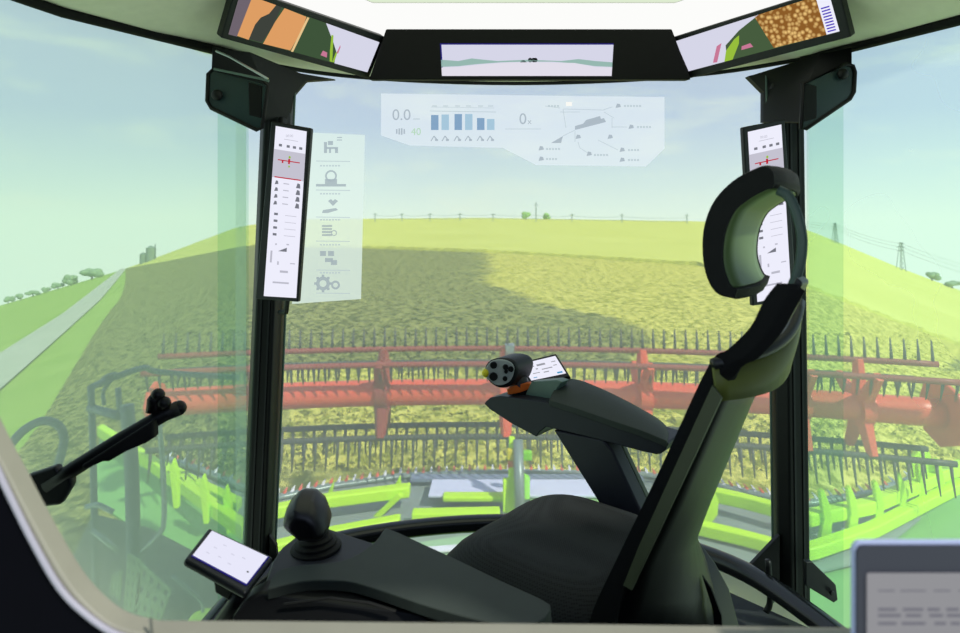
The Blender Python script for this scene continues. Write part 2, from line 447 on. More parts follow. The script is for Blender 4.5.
# ------------------------------------------------------------------ reel
def rc(X): return Vector((X, 6.3-.042*X*X, -.47))
XL, XR = -3.0, 4.05
reel = thing('reel', rc(.3)+Vector((0, 0, 0)), 'long red rotating reel with rows of dark tines in front of the windscreen', 'reel')
def rp(X, ang, r): a = math.radians(ang); return rc(X)+Vector((0, -math.cos(a)*r, math.sin(a)*r))
xs = [lerp(XL, XR, i/40) for i in range(41)]
mb = MB(); mb.tube([rc(x) for x in xs], .125, 16); obj('centre_tube', mb, red, reel, smooth=True)
tine_src = {}
def tine_mesh(L, lean):
    mb = MB(); mb.tube([(0, 0, 0), (0, lean*.3*L, L*.4), (0, lean*L, L)], [.017, .013, .006], 5); return mb
count = 0
stuff = MB()
for ang, L, lean, sc in ((96, .21, .1, 1), (52, -.17, -.2, 1), (150, -.16, .2, 1), (-65, -.27, .2, 1), (-115, -.25, .25, 1)):
    mb = MB(); mb.tube([rp(x, ang, .42) for x in xs], .028, 8)
    bar = obj('tine_bar', mb, [reddark if ang in (96, 52) else tinem], reel, smooth=True)
    mb.v = []
    N = 70
    for i in range(N):
        x = lerp(XL+.04, XR-.04, i/(N-1)); p = rp(x, ang, .42)
        if ang in (96, -65) and count < 100 and i % (1) == 0:
            if ang not in tine_src:
                t = obj('tine', tine_mesh(L, lean), tinem, bar, smooth=True)
                off = Vector((0, 0, 0))
                # the mesh was written about the world origin: move it back to its own origin
                t.data.transform(Matrix.Translation(root_loc(bar)))
                tine_src[ang] = t
            else:
                t = tine_src[ang].copy(); COL.objects.link(t); t.parent = bar
            t.location = p-root_loc(reel); count += 1
        else:
            tm = tine_mesh(L, lean); stuff.add([v+p for v in tm.v], tm.f)
obj('tine_rows', stuff, tinem, reel, kind='stuff', smooth=True)
def spider(X, m):
    mb = MB()
    for ang in (96, 52, 150, -65, -115):
        a = math.radians(ang); d = Vector((0, -math.cos(a), math.sin(a)))
        c = rc(X); mb.tube([c, c+d*.2, c+d*.43], [.11, .07, .05], 6)
    mb.lathe(rc(X)-Vector((.06, 0, 0)), [(.17, 0), (.17, .12)], (1, 0, 0), 16)
    obj('reel_bracket', mb, m, reel, bevel=.005, seg=1)
for X, m in ((-.95, reddark), (1.58, red), (-2.1, reddark), (2.95, red), (3.45, red), (.25, red)): spider(X, m)
for X, dr in ((XL, .2), (XR, .3)):
    mb = MB(); mb.lathe(rc(X)-Vector((.02, 0, 0)), [(dr, 0), (dr, .04)], (1, 0, 0), 8); obj('end_disc', mb, red, reel, bevel=.01)

# ------------------------------------------------------------------ header
head = thing('harvester_header', (0.3, 5.6, -1.95), 'wide lime green and grey cutting header with fingers and fins in front of the cab', 'header')
CB = [(165, 452), (205, 465), (240, 480), (275, 492), (330, 480), (400, 470), (470, 467), (520, 466), (640, 468), (720, 480), (785, 494), (808, 497), (870, 487), (920, 470)]
def row(tab, z): return [PZ(x, y, z) for x, y in tab]
def dens(tab, step=8):
    r = []; x = tab[0][0]
    while x < tab[-1][0]: r.append((x, interp(tab, x))); x += step
    r.append(tab[-1]); return r
mb = MB(); mb.tube(row(dens([(x, y+6) for x, y in CB]), -1.30), .045, 6, flat=.6); obj('cutter_bar', mb, steel, head, smooth=True)
fing = None
k = 0
for i in range(98):
    px = lerp(168, 918, i/97); p = PZ(px, interp(CB, px)+5, -1.29)
    if fing is None:
        mb = MB(); mb.tube([(0, 0, 0), (0, .04, .02), (0, .10, .03)], [.018, .014, .005], 5)
        mb.cur = 1; mb.tube([(0, .02, 0), (0, -.02, -.015)], [.021, .021], 5)
        fing = obj('knife_finger', mb, [white, red], head); fing.data.transform(Matrix.Translation(root_loc(head))); t = fing
        t2 = fing.data.copy(); t2.materials[0] = red; 
    else:
        t = fing.copy(); COL.objects.link(t)
        if i % 2: t.data = t2
        t.parent = head
    t.location = p-head.location
# deck behind the knife
DK1 = [(x, y+7) for x, y in CB]
DK2 = [(165, 480), (205, 515), (240, 552), (275, 565), (330, 552), (400, 545), (470, 545), (640, 548), (720, 560), (785, 575), (808, 575), (870, 560), (920, 520)]
mb = MB()
A = row(dens(DK1), -1.33); B = row(dens(DK2), -1.42)
mb.strip(A, B[:len(A)]); obj('deck', mb, deckm, head, solid=.02)
def beam(tab, z, h, name='beam', m=lime, dep=.06):
    pts = dens(tab, 10)
    mb = MB(); A = row(pts, z); n = len(A)
    rings = [[p+Vector((0, -dep, h/2)), p+Vector((0, dep, h/2)), p+Vector((0, dep, -h/2)), p+Vector((0, -dep, -h/2))] for p in A]
    vs = [v for r in rings for v in r]; fs = [[i*4+j, i*4+(j+1) % 4, (i+1)*4+(j+1) % 4, (i+1)*4+j] for i in range(n-1) for j in range(4)]+[[3, 2, 1, 0], [4*n-4, 4*n-3, 4*n-2, 4*n-1]]
    mb.add(vs, fs); return obj(name, mb, m, head, bevel=.015)
beam([(162, 466), (200, 486), (240, 505)], -1.2, .09)
beam([(262, 514), (330, 500), (410, 490)], -1.2, .1)
beam([(688, 489), (740, 500), (785, 512), (808, 518), (870, 506), (920, 484), (962, 466)], -1.2, .11)
beam([(100, 430), (150, 462), (245, 530)], -1.2, .12)
beam([(262, 552), (330, 535), (400, 522)], -1.3, .1)
beam([(412, 516), (500, 514)], -1.3, .09)
beam([(684, 524), (740, 537), (785, 549), (808, 552), (870, 531), (962, 484)], -1.32, .1)
beam([(443, 497), (508, 497)], -1.25, .05, 'belt_edge')
# belts
for x0, x1 in ((432, 508), (530, 622)):
    mb = MB(); mb.prism([PZ(x0, 479, -1.24), PZ(x1, 479, -1.24), PZ(x1+2, 495, -1.24), PZ(x0-4, 495, -1.24)], (0, 0, -.03)); obj('draper_belt', mb, belt, head, bevel=.01)
mb = MB(); mb.prism([PZ(412, 474, -1.26), PZ(640, 474, -1.26), PZ(645, 479, -1.26), PZ(410, 479, -1.26)], (0, 0, -.03)); obj('belt_guide', mb, M('slate_blue_guide', (120, 132, 156), .5), head)
mb = MB(); mb.prism([PZ(530, 498, -1.28), PZ(640, 498, -1.28), PZ(650, 512, -1.28), PZ(530, 512, -1.28)], (0, 0, -.03)); obj('cover_panel', mb, greenp, head)
# centre tower
mb = MB(); mb.tube([P(518, 440, 5.7), P(520, 515, 5.4)], .045, 12); obj('upright_tube', mb, steel, head, smooth=True)
mb = MB(); mb.prism([P(509, 438, 5.75), P(515, 438, 5.75), P(516, 513, 5.5), P(508, 513, 5.5)], (0, .06, 0)); mb.prism([P(503, 480, 5.6), P(510, 480, 5.6), P(510, 513, 5.5), P(503, 513, 5.5)], (0, .06, 0)); obj('upright_plate', mb, lime, head, bevel=.01)
mb = MB(); mb.prism([P(524, 475, 5.6), P(530, 478, 5.6), P(530, 500, 5.5), P(524, 500, 5.5)], (0, .06, 0)); mb.prism([P(523, 452, 5.7), P(532, 452, 5.7), P(532, 461, 5.7), P(523, 461, 5.7)], (0, .06, 0)); obj('side_plate', mb, M('leaf_green', (130, 214, 30), .5), head, bevel=.01)
mb = MB(); mb.prism([P(507, 450, 5.65), P(515, 450, 5.65), P(515, 461, 5.65), P(507, 461, 5.65)], (0, .06, 0)); obj('reflector', mb, yellow, head, bevel=.01)
mb = MB(); mb.prism([P(508, 462, 5.65), P(515, 462, 5.65), P(515, 470, 5.65), P(508, 470, 5.65)], (0, .06, 0)); obj('reflector', mb, red, head, bevel=.01, label='red reflector')
mb = MB(); mb.prism([P(505, 345, 6.2), P(515, 345, 6.2), P(514, 358, 6.2), P(506, 360, 6.2)], (0, .1, 0)); obj('chrome_coupling', mb, chrome, reel, bevel=.01)
# fins and struts
def fin(pts, D, th=.05, name='fin', m=lime):
    mb = MB(); mb.prism([P(x, y, D) for x, y in pts], (0, th, 0)); obj(name, mb, m, head, bevel=.008)
fin([(387, 492), (394, 487), (400, 476), (401, 492)], 5.8)
fin([(398, 494), (403, 497), (379, 519), (371, 519)], 5.6, name='strut')
fin([(322, 503), (327, 494), (334, 480), (331, 500)], 5.7)
fin([(690, 497), (703, 478), (712, 488), (719, 500), (718, 515), (712, 523), (690, 521)], 5.45)
for px in (826, 853, 879, 902, 922, 940):
    ya = interp([(808, 518), (870, 506), (920, 484), (962, 466)], px); yb = interp([(808, 552), (870, 531), (962, 484)], px)
    s = (960-px)/134*.4+.6
    fin([(px-7*s, yb+1), (px-2*s, ya+4), (px-6*s, ya-22*s), (px-2*s, ya-25*s), (px+4*s, ya-10*s), (px+7*s, ya+4), (px+5*s, yb)], (EZ+1.22)*F/(ya-EY)-.16, .05)
for px in (175, 205, 228):
    ya = interp([(162, 466), (200, 486), (240, 505)], px); yb = ya+36
    fin([(px-2, yb), (px-6, ya-4), (px-2, ya-14), (px+3, ya+2), (px+3, yb)], 5.3)
# crop divider and side shield on the right
mb = MB(); A = row([(808, 560), (870, 540), (920, 512), (975, 482)], -1.45); B = row([(808, 760), (870, 760), (960, 740), (1100, 640)], -1.6)
mb.strip(A, B); obj('side_shield', mb, greenp, head, solid=.03)
fin([(936, 410), (945, 412), (962, 425), (990, 445), (960, 438), (930, 424)], 5.9, name='divider_tip')
fin([(908, 462), (918, 452), (930, 452), (935, 474), (912, 484)], 6.0, name='divider_plate')
# left wing panel
mb = MB(); A = row([(100, 440), (150, 472), (240, 534)], -1.36); B = row([(92, 500), (150, 540), (245, 590)], -1.5)
mb.strip(A, B); obj('wing_panel', mb, greenp, head, solid=.03)
# feeder house top
fh = MB(); fh.prism([PZ(330, 553, -1.0), PZ(470, 533, -1.0), PZ(640, 533, -1.0), PZ(700, 580, -1.0), PZ(760, 700, -1.0), PZ(250, 700, -1.0)], (0, 0, -.25))
obj('feeder_house', fh, M('pale_green_cover', (150, 190, 140), .5, var=.05, scale=2), bevel=.03, label='pale green feeder housing between the cab floor and the header', cat='feeder')
fs_ = MB(); fs_.prism([PZ(372, 552, -.985), PZ(470, 545, -.985), PZ(472, 550, -.985), PZ(400, 556, -.985)], (0, 0, .01))
obj('white_strip', fs_, white, label='thin white strip lying on the pale green feeder housing', cat='strip')

# ------------------------------------------------------------------ platform, ladder and rails outside the left window
plat = thing('access_platform', (-1.7, 2.6, -1.2), 'dark green access platform with perforated steps and grey handrails outside the left window', 'platform')
mb = MB(); mb.prism([PZ(92, 512, -.55), PZ(150, 526, -.55), PZ(262, 585, -.55), PZ(262, 760, -.55), PZ(60, 760, -.55), PZ(70, 560, -.55)], (0, 0, -.12)); obj('platform_deck', mb, darkgreen, plat, bevel=.02)
def tubepx(pts, r, name, m, parent, n=10, **k):
    ctl = [P(*p) for p in pts]
    path = []
    if len(ctl) > 2:
        ext_ = [ctl[0]*2-ctl[1]]+ctl+[ctl[-1]*2-ctl[-2]]
        for i in range(1, len(ext_)-2):
            p0, p1, p2, p3 = ext_[i-1:i+3]
            for q in range(6):
                u = q/6; path.append(.5*((2*p1)+(p2-p0)*u+(2*p0-5*p1+4*p2-p3)*u*u+(3*p1-p0-3*p2+p3)*u**3))
        path.append(ctl[-1])
    else: path = ctl
    mb = MB(); mb.tube(path, r, n); return obj(name, mb, m, parent, smooth=True, **k)
tubepx([(91, 386, 2.6), (93, 455, 2.6), (96, 600, 2.6)], .013, 'handrail_post', railm, plat)
tubepx([(127, 405, 2.5), (132, 480, 2.5), (134, 600, 2.5)], .026, 'handrail_post', railm, plat)
tubepx([(118, 388, 2.8), (120, 412, 2.8)], .012, 'handrail_post', railm, plat)
tubepx([(90, 388, 2.6), (108, 380, 2.7), (143, 368, 2.8), (160, 372, 2.9), (240, 378, 3.0)], .013, 'handrail', railm, plat)
tubepx([(90, 408, 2.6), (120, 416, 2.5)], .017, 'handrail', railm, plat)
tubepx([(100, 386, 2.7), (104, 378, 2.7), (116, 374, 2.7), (104, 390, 2.7), (104, 405, 2.7)], .008, 'bracket', railm, plat)
tubepx([(159, 420, 2.5), (163, 470, 2.5), (164, 520, 2.5), (158, 535, 2.5), (140, 552, 2.5)], .010, 'handrail', steel, plat)
tubepx([(86, 507, 2.4), (98, 505, 2.4), (113, 512, 2.4)], .010, 'grab_bar', steel, plat)
tubepx([(92, 530, 2.3), (118, 551, 2.3)], .010, 'grab_bar', steel, plat)
tubepx([(172, 576, 2.2), (200, 600, 2.2), (203, 612, 2.2)], .006, 'grab_bar', steel, plat)
# perforated steps
stepm = M('pale_green_step_plate', (118, 148, 112), .5, var=.1)
for (a, b, c, d) in (((128, 553), (142, 560), (138, 612), (124, 610)), ((142, 562), (172, 590), (160, 622), (134, 612)), ((112, 575), (122, 570), (120, 600), (110, 592))):
    D = 2.05
    TL, TR, BRc, BL = P(*a, D), P(*b, D), P(*c, D), P(*d, D)
    S = Screen(TL, TR, BRc, BL); mb = MB()
    nu, nv = (3, 5) if b[0]-a[0] < 28 else (4, 3)
    for i in range(nu):
        for j in range(nv):
            u0, u1, v0, v1 = i/nu, (i+1)/nu, j/nv, (j+1)/nv; g = .28
            ui, uo, vi, vo = lerp(u0, u1, g), lerp(u0, u1, 1-g), lerp(v0, v1, g), lerp(v0, v1, 1-g)
            q = [S.at(u0, v0), S.at(u1, v0), S.at(u1, v1), S.at(u0, v1), S.at(ui, vi), S.at(uo, vi), S.at(uo, vo), S.at(ui, vo)]
            mb.add(q, [[0, 1, 5, 4], [1, 2, 6, 5], [2, 3, 7, 6], [3, 0, 4, 7]])
    obj('step_plate', mb, stepm, plat, solid=.006)
mb = MB(); mb.prism([PZ(188, 617, -.35), PZ(192, 611, -.35), PZ(206, 606, -.35), PZ(222, 606, -.35), PZ(220, 612, -.35), PZ(214, 640, -.35), PZ(186, 640, -.35)], (0, 0, -.1))
obj('lime_cover', mb, lime, bevel=.02, label='small rounded lime green cover low outside the left window by the sill', cat='cover')
mb = MB()
tubepx([(10, 445, 2.0), (24, 430, 2.0), (42, 421, 2.0), (58, 425, 2.0), (64, 440, 2.0), (58, 465, 2.0), (50, 490, 2.0)], .013, 'curved_handrail', railm, plat, label='curved blue-grey handrail')

# ------------------------------------------------------------------ cab shell
ZR = 1.81; ZF = -.12
plan_front = [(-.84, 2.2), (-.62, 2.42), (-.3, 2.56), (.14, 2.62), (.58, 2.56), (.9, 2.42), (1.13, 2.2)]
def smooth_plan(pl, n=6):
    ctl = [Vector((x, y, 0)) for x, y in pl]; e = [ctl[0]*2-ctl[1]]+ctl+[ctl[-1]*2-ctl[-2]]; r = []
    for i in range(1, len(e)-2):
        p0, p1, p2, p3 = e[i-1:i+3]
        for q in range(n):
            u = q/n; r.append(.5*((2*p1)+(p2-p0)*u+(2*p0-5*p1+4*p2-p3)*u*u+(3*p1-p0-3*p2+p3)*u**3))
    r.append(ctl[-1]); return r
fp = smooth_plan(plan_front)
def wall(pl, z0, z1):
    mb = MB(); mb.strip([Vector((p.x, p.y, z0)) for p in pl], [Vector((p.x, p.y, z1)) for p in pl]); return mb
gfront = GLASS('windscreen_glass', (250, 252, 250), (250, 252, 240), .30, .12)
gleft = GLASS('left_window_glass', (238, 252, 242), (232, 250, 220), .40, .12)
gright = GLASS('right_window_glass', (234, 250, 244), (226, 246, 226), .28, .15)
obj('window_1', wall(fp, -.2, ZR), gfront, smooth=True, kind='structure')
lw = [Vector(p) for p in ((-.80, 2.19, 0), (-1.12, 1.68, 0), (-1.25, 1.2, 0), (-1.3, .7, 0))]
rw = [Vector(p) for p in ((1.125, 2.19, 0), (1.36, 1.68, 0), (1.48, 1.2, 0), (1.52, .7, 0))]
w2 = obj('window_2', wall(lw, -.6, ZR), gleft, smooth=True, kind='structure')
w3 = obj('window_3', wall(rw, -.6, ZR), gright, smooth=True, kind='structure')
edge = GLASS('tinted_glass_edge', (226, 242, 234), (190, 220, 204), .08, .05)
mb = wall([lw[0]+Vector((.01, -.005, 0)), lerp(lw[0], lw[1], .2)+Vector((.01, -.005, 0))], -.6, ZR); obj('glass_edge', mb, edge, w2)
mb = wall([rw[0]+Vector((-.01, -.005, 0)), lerp(rw[0], rw[1], .24)+Vector((-.01, -.005, 0))], -.6, ZR); obj('glass_edge', mb, edge, w3)

mb = MB(); mb.prism([(-.80, 1.95, ZF), (-.62, 2.36, ZF), (.14, 2.5, ZF), (.9, 2.36, ZF), (1.12, 2.12, ZF), (1.3, 1.5, ZF), (1.4, .62, ZF), (-.62, .62, ZF), (-.66, 1.4, ZF)], (0, 0, -.06))
obj('floor', mb, M('dark_floor_mat', (34, 38, 38), .8, var=.15, bump=.4, bscale=300), bevel=.01, kind='structure')

# roof lining: rim at the glass rising to the light recess
outer = [Vector((x, y, ZR)) for x, y in ((-1.3, .7), (-1.25, 1.2), (-1.12, 1.68), (-.92, 2.16))]+[Vector((p.x, p.y, ZR)) for p in fp[2:-2]]+[Vector((x, y, ZR)) for x, y in ((1.18, 2.16), (1.36, 1.68), (1.48, 1.2), (1.52, .7))]
cen = Vector((.14, 1.2, 0))
def ring(k, z, ky=None):
    ky = ky or k
    return [Vector((cen.x+(p.x-cen.x)*k, cen.y+(p.y-cen.y)*ky, z)) for p in outer]
OPEN = [(-.70, .2), (-.70, 1.80), (-.38, 2.31), (.70, 2.31), (1.02, 1.80), (1.02, .2), (-.70, .2)]
def hit(p):                                 # where the ray from the middle towards p meets the edge of the light opening
    d = p-cen; best = 1e9
    for (ax, ay), (bx, by) in zip(OPEN, OPEN[1:]):
        ex, ey = bx-ax, by-ay; den = d.x*ey-d.y*ex
        if abs(den) < 1e-9: continue
        k = ((ax-cen.x)*ey-(ay-cen.y)*ex)/den; u = ((ax-cen.x)*d.y-(ay-cen.y)*d.x)/den
        if k > 0 and -1e-6 <= u <= 1+1e-6: best = min(best, k)
    return best
dense = []
for a, b in zip(outer, outer[1:]):
    for q in range(5): dense.append(lerp(a, b, q/5))
dense.append(outer[-1]); outer = dense
def edge_ring(t, z, k2=1.0):
    r = []
    for p in outer:
        k = hit(Vector((p.x, p.y, 0))); kk = lerp(1, k, t) if t <= 1 else k*k2
        r.append(Vector((cen.x+(p.x-cen.x)*kk, cen.y+(p.y-cen.y)*kk, z)))
    return r
mb = MB()
rg = [ring(1.03, 1.83), edge_ring(0, 1.80), edge_ring(.2, 1.795), edge_ring(.45, 1.82), edge_ring(.75, 1.87), edge_ring(1, 1.90)]
for a, b in zip(rg, rg[1:]): mb.strip(a, b)
obj('ceiling', mb, lining, smooth=True, kind='structure')
mb = MB(); top = ring(1.04, 2.14); mb.strip(ring(1.04, 1.83), top); mb.poly(top)
obj('roof_skin', mb, M('roof_outer', (150, 152, 150), .5), kind='structure')
glow = E('ceiling_light_glow', (250, 250, 248), 1.02)
glow2 = E('ceiling_light_glow_top', (222, 234, 208), 1.0)
cl = thing('ceiling_light', (.14, 1.5, 2.0), 'large glowing white ceiling light recessed above the roof monitors', 'light')
mb = MB(); mb.strip(edge_ring(1, 1.901), edge_ring(2, 2.03, 1.02)); obj('light_band', mb, glow, cl)
mb = MB(); mb.poly(edge_ring(2, 2.031, 1.02)); obj('light_panel', mb, glow2, cl)

# side header rails (black seals) along the door tops
def rail(path, r, nm, **k):
    mb = MB(); mb.tube(path, r, 8); return obj(nm, mb, blackrub, smooth=True, kind='structure', **k)
rail([v+Vector((.02, 0, 1.79)) for v in lw[::-1]], .016, 'trim_1')
rail([v+Vector((-.02, 0, 1.79)) for v in rw], .018, 'trim_2')
mb = MB(); mb.tube([Vector((p.x, p.y-.02, 1.795)) for p in fp], .01, 8); obj('trim_3', mb, black, smooth=True, kind='structure')

# floor seal bar following the windscreen foot
bar = smooth_plan([(-.80, 1.7), (-.76, 2.05), (-.62, 2.3), (-.28, 2.45), (.14, 2.5), (.55, 2.42), (.86, 2.2), (1.0, 1.9), (1.08, 1.55), (1.12, 1.2)])
mb = MB(); mb.tube([Vector((p.x, p.y, .055)) for p in bar], .032, 12); 
foot = obj('foot_rail', mb, M('glossy_black_rail', (14, 16, 18), .25, spec=.6), smooth=True, label='glossy black rail curving along the foot of the windscreen', cat='rail', loc=(.14, 2.5, ZF))

# pillars
def pillar(top, bot, D, w, label, side):
    t = thing('window_pillar', Vector(((bot-480)/F*D, D, ZF)), label, 'pillar', 'front pillars')
    a = P(top, 70, D); b = P(bot, 606, D)
    mb = MB(); hw = w/2
    for pt in (0,): pass
    mb.prism([b+Vector((-hw, 0, 0)), b+Vector((-hw*.5, -.035, 0)), b+Vector((hw*.75, -.035, 0)), b+Vector((hw, 0, 0)), b+Vector((hw, .05, 0)), b+Vector((-hw, .05, 0))], a-b)
    obj('post', mb, black, t, bevel=.006)
    mb = MB()
    for dx in (-.2, .35): mb.prism([b+Vector((hw*dx, -.039, 0)), b+Vector((hw*(dx+.12), -.039, 0)), b+Vector((hw*(dx+.12), -.03, 0)), b+Vector((hw*dx, -.03, 0))], a-b)
    obj('rib', mb, black2, t)
    s = 1 if side == 'l' else -1
    mb = MB(); mb.tube([a+Vector((s*(hw+.01), .02, 0)), b+Vector((s*(hw+.01), .02, 0))], .004, 6); obj('glass_gasket', mb, greygreen, t)
    return t
pl = pillar(277, 254, 2.2, .098, 'black left front pillar behind the left tall display', 'l')
pr = pillar(787, 794, 2.2, .104, 'black right front pillar behind the headrest and right tall display', 'r')
# foot brackets
mb = MB(); mb.prism([P(746, 571, 2.18), P(780, 535, 2.18), P(780, 600, 2.18), P(757, 590, 2.18)], (0, .02, 0)); obj('gusset', mb, black, pr, bevel=.004)
mb = MB(); mb.prism([P(806, 562, 2.05), P(812, 562, 2.05), P(836, 585, 2.05), P(838, 600, 2.05), P(834, 603, 2.05), P(806, 586, 2.05)], (0, .02, 0)); mb.lathe(P(831, 592, 2.045), [(.008, 0), (.008, .012)], (0, -1, 0), 10); obj('hinge_plate', mb, black2, pr, bevel=.004)
mb = MB(); mb.prism([P(269, 535, 2.18), P(276, 546, 2.18), P(277, 560, 2.18), P(269, 560, 2.18)], (0, .02, 0)); obj('gusset', mb, black, pl, bevel=.003)
tubepx([(768, 560, 2.1), (770, 600, 2.1), (766, 612, 2.1)], .01, 'cable_clip', black, pr)
# top corner blocks
mb = MB(); mb.prism([P(212, 47, 1.98), P(250, 52, 1.98), P(300, 73, 2.2), P(335, 79, 2.3), P(305, 81, 2.25), P(292, 96, 2.2), P(288, 122, 2.2), P(262, 122, 2.16), P(262, 84, 1.98), P(211, 72, 1.98)], (0, .03, 0)); obj('corner_block', mb, black, pl, bevel=.004)
mb = MB(); mb.prism([P(852, 47, 1.98), P(820, 54, 1.98), P(788, 66, 2.15), P(748, 76, 2.3), P(764, 92, 2.25), P(764, 122, 2.2), P(803, 122, 1.98), P(808, 86, 1.98), P(852, 66, 1.98)], (0, .03, 0)); obj('corner_block', mb, black, pr, bevel=.004)
# tinted flaps
tint = M('dark_tinted_flap', (44, 62, 64), .25, spec=.5, var=.03)
for nm, out, knob, lab, rods in (
    ('l', [(208, 74), (213, 69), (262, 81), (268, 86), (262, 128), (257, 130), (211, 108), (207, 101)], (217, 95), 'dark tinted flap with black knob left of the left pillar top', True),
    ('r', [(846, 64), (853, 66), (855, 72), (854, 92), (850, 99), (806, 129), (801, 129), (803, 84)], (843, 74), 'dark tinted flap with black knob right of the right pillar top', False)):
    t = thing('tinted_flap', P(sum(p[0] for p in out)/8, 100, 1.95), lab, 'visor', 'tinted flaps at the pillar tops')
    D = 1.95
    cx = sum(p[0] for p in out)/len(out); cy = sum(p[1] for p in out)/len(out)
    mb = MB(); mb.prism([P(x, y, D) for x, y in out], (0, .004, 0)); obj('panel', mb, tint, t, bevel=.003)
    mb = MB(); mb.tube([P(x, y, D-.002) for x, y in out], .006, 6, closed=True); obj('frame', mb, black, t, smooth=True)
    mb = MB(); mb.ball(P(knob[0], knob[1], D-.012), (.017, .012, .017)); obj('knob', mb, black, t, smooth=True)
    hx = 240 if nm == 'l' else 815
    mb = MB(); mb.prism([P(hx+(8 if nm == 'l' else -14), 82, D-.003), P(hx+(22 if nm == 'l' else 2), 86, D-.003), P(hx+(21 if nm == 'l' else 2), 118, D-.003), P(hx+(9 if nm == 'l' else -12), 115 if nm == 'l' else 122, D-.003)], (0, .006, 0)); obj('hinge_cover', mb, black, t, bevel=.003)
    if rods:
        mb = MB(); mb.tube([P(216, 51, 1.93), P(230, 57, 1.93), P(268, 79, 1.93)], .004, 6); obj('stay_rod', mb, chrome, t)
        mb = MB(); mb.tube([P(214, 69, 1.93), P(262, 79, 1.93), P(269, 81, 1.93)], .004, 6); obj('stay_rod', mb, greygreen, t)

# ------------------------------------------------------------------ roof monitors
scr_white = E('screen_lavender_white', (214, 214, 232))
scr_w2 = E('screen_white', (238, 238, 252))
s_orange = E('screen_orange', (222, 158, 100)); s_dgreen = E('screen_dark_green', (62, 84, 58)); s_dark = E('screen_dark', (62, 66, 60))
s_lime = E('screen_lime', (150, 190, 60)); s_grey = E('screen_grey', (150, 152, 160)); s_red = E('screen_red', (196, 50, 70)); s_pink = E('screen_pink', (200, 120, 150))
s_brown = E('screen_brown', (96, 84, 62)); s_teal = E('screen_teal', (150, 184, 176)); s_purple = E('screen_purple', (80, 60, 190)); s_black = E('screen_black', (16, 18, 22))
s_blue = E('screen_blue_edge', (40, 36, 120))
def flat4(C):                               # slide the fourth corner along its sight line into the plane of the other three
    n = (C[1]-C[0]).cross(C[2]-C[0]).normalized(); e = Vector((0, 0, EZ)); d = C[3]-e
    return C[:3]+[e+d*((C[0]-e).dot(n)/d.dot(n))]
def monitor(corners, inner, label, group, name='roof_monitor', th=.03, out_mat=None, loc=None, lam=True):
    C = flat4([P(*c) for c in corners])
    n = (C[1]-C[0]).cross(C[3]-C[0]).normalized()
    if n.dot(C[0]-Vector((0, 0, EZ))) < 0: n = -n            # pointing away from the viewer
    t = thing(name, loc or sum(C, Vector())/4+n*th, label, 'monitor', group)
    mb = MB(); mb.prism(C, n*th); obj('housing', mb, out_mat or black2, t, bevel=.004)
    def on(x, y):                                            # picture ray onto the housing front
        d = P(x, y, 1)-Vector((0, 0, EZ)); k = (C[0]-Vector((0, 0, EZ))).dot(n)/d.dot(n); return Vector((0, 0, EZ))+d*k-n*.0015
    I = [on(x, y) for x, y in inner]
    return t, Screen(*I)
def fill(S, t, m, name='screen'):
    mb = MB(); mb.poly([S.TL, S.TR, S.BR, S.BL]); return obj(name, mb, m, t)
# centre
ct, S = monitor([(386, 29, 2.28), (672, 29, 2.28), (691, 79.5, 2.3), (369, 79.5, 2.3)], [(440, 43.5), (613.5, 43.5), (611.5, 76), (442, 76)], 'wide centre monitor in the black roof fascia above the windscreen', 'roof monitors', th=.06, out_mat=blackrub)
sc = fill(S, ct, scr_white)
mb = MB(); S.shape(mb, [(0, .28), (.1, .3), (.2, .36), (.35, .42), (.5, .44), (.65, .44), (.8, .38), (.9, .3), (1, .28), (1, .42), (.9, .46), (.8, .52), (.7, .46), (.5, .5), (.33, .46), (.25, .5), (.18, .54), (.1, .46), (0, .5)]); obj('hill_picture', mb, s_teal, sc)
mb = MB(); S.shape(mb, [(0, 0), (1, 0), (1, .26), (.9, .28), (.78, .4), (.6, .42), (.4, .42), (.25, .36), (.1, .28), (0, .26)], .0009); obj('snow_picture', mb, E('screen_snow', (226, 222, 234)), sc)
mb = MB(); S.disc(mb, .48, .38, .012); S.disc(mb, .52, .49, .008); S.disc(mb, .55, .49, .008); S.disc(mb, .54, .49, .008); obj('marker', mb, s_black, sc)
mb = MB(); S.quad(mb, 0, .96, 1, 1); S.quad(mb, 0, 0, .008, 1); obj('screen_edge', mb, s_blue, sc)
# left
lt, S = monitor([(236, -14, 1.80), (385, 37, 2.30), (369, 79, 2.36), (221, 38, 1.84)], [(240, -8), (379, 42), (367, 72), (228, 34)], 'left roof monitor showing an orange picture and green leaf above left pillar', 'roof monitors')
sc = fill(S, lt, s_dgreen)
mb = MB(); S.shape(mb, [(0, 0), (.05, 0), (.07, 1), (0, 1)]); obj('side_stripe', mb, E('screen_mauve', (110, 100, 110)), sc)
mb = MB(); S.shape(mb, [(.05, .02), (.12, .0), (.13, .3), (.2, .75), (.22, 1), (.07, 1)]); S.shape(mb, [(.21, -.0), (.39, .02), (.42, .62), (.42, .98), (.27, 1), (.24, .6)]); obj('orange_picture', mb, s_orange, sc)
mb = MB(); S.shape(mb, [(.12, .02), (.2, .02), (.235, .5), (.25, 1), (.215, 1), (.19, .75), (.15, .6), (.13, .4)], .0009); obj('silhouette', mb, s_dark, sc)
mb = MB(); S.shape(mb, [(.395, 0), (.41, 0), (.44, .98), (.425, .98)], .0009); obj('edge_line', mb, E('screen_cream', (230, 196, 140)), sc)
mb = MB(); S.shape(mb, [(.56, 1), (.66, .55), (.70, .35), (.72, 0), (1, 0), (1, 1)], .0009); obj('lavender_picture', mb, scr_white, sc)
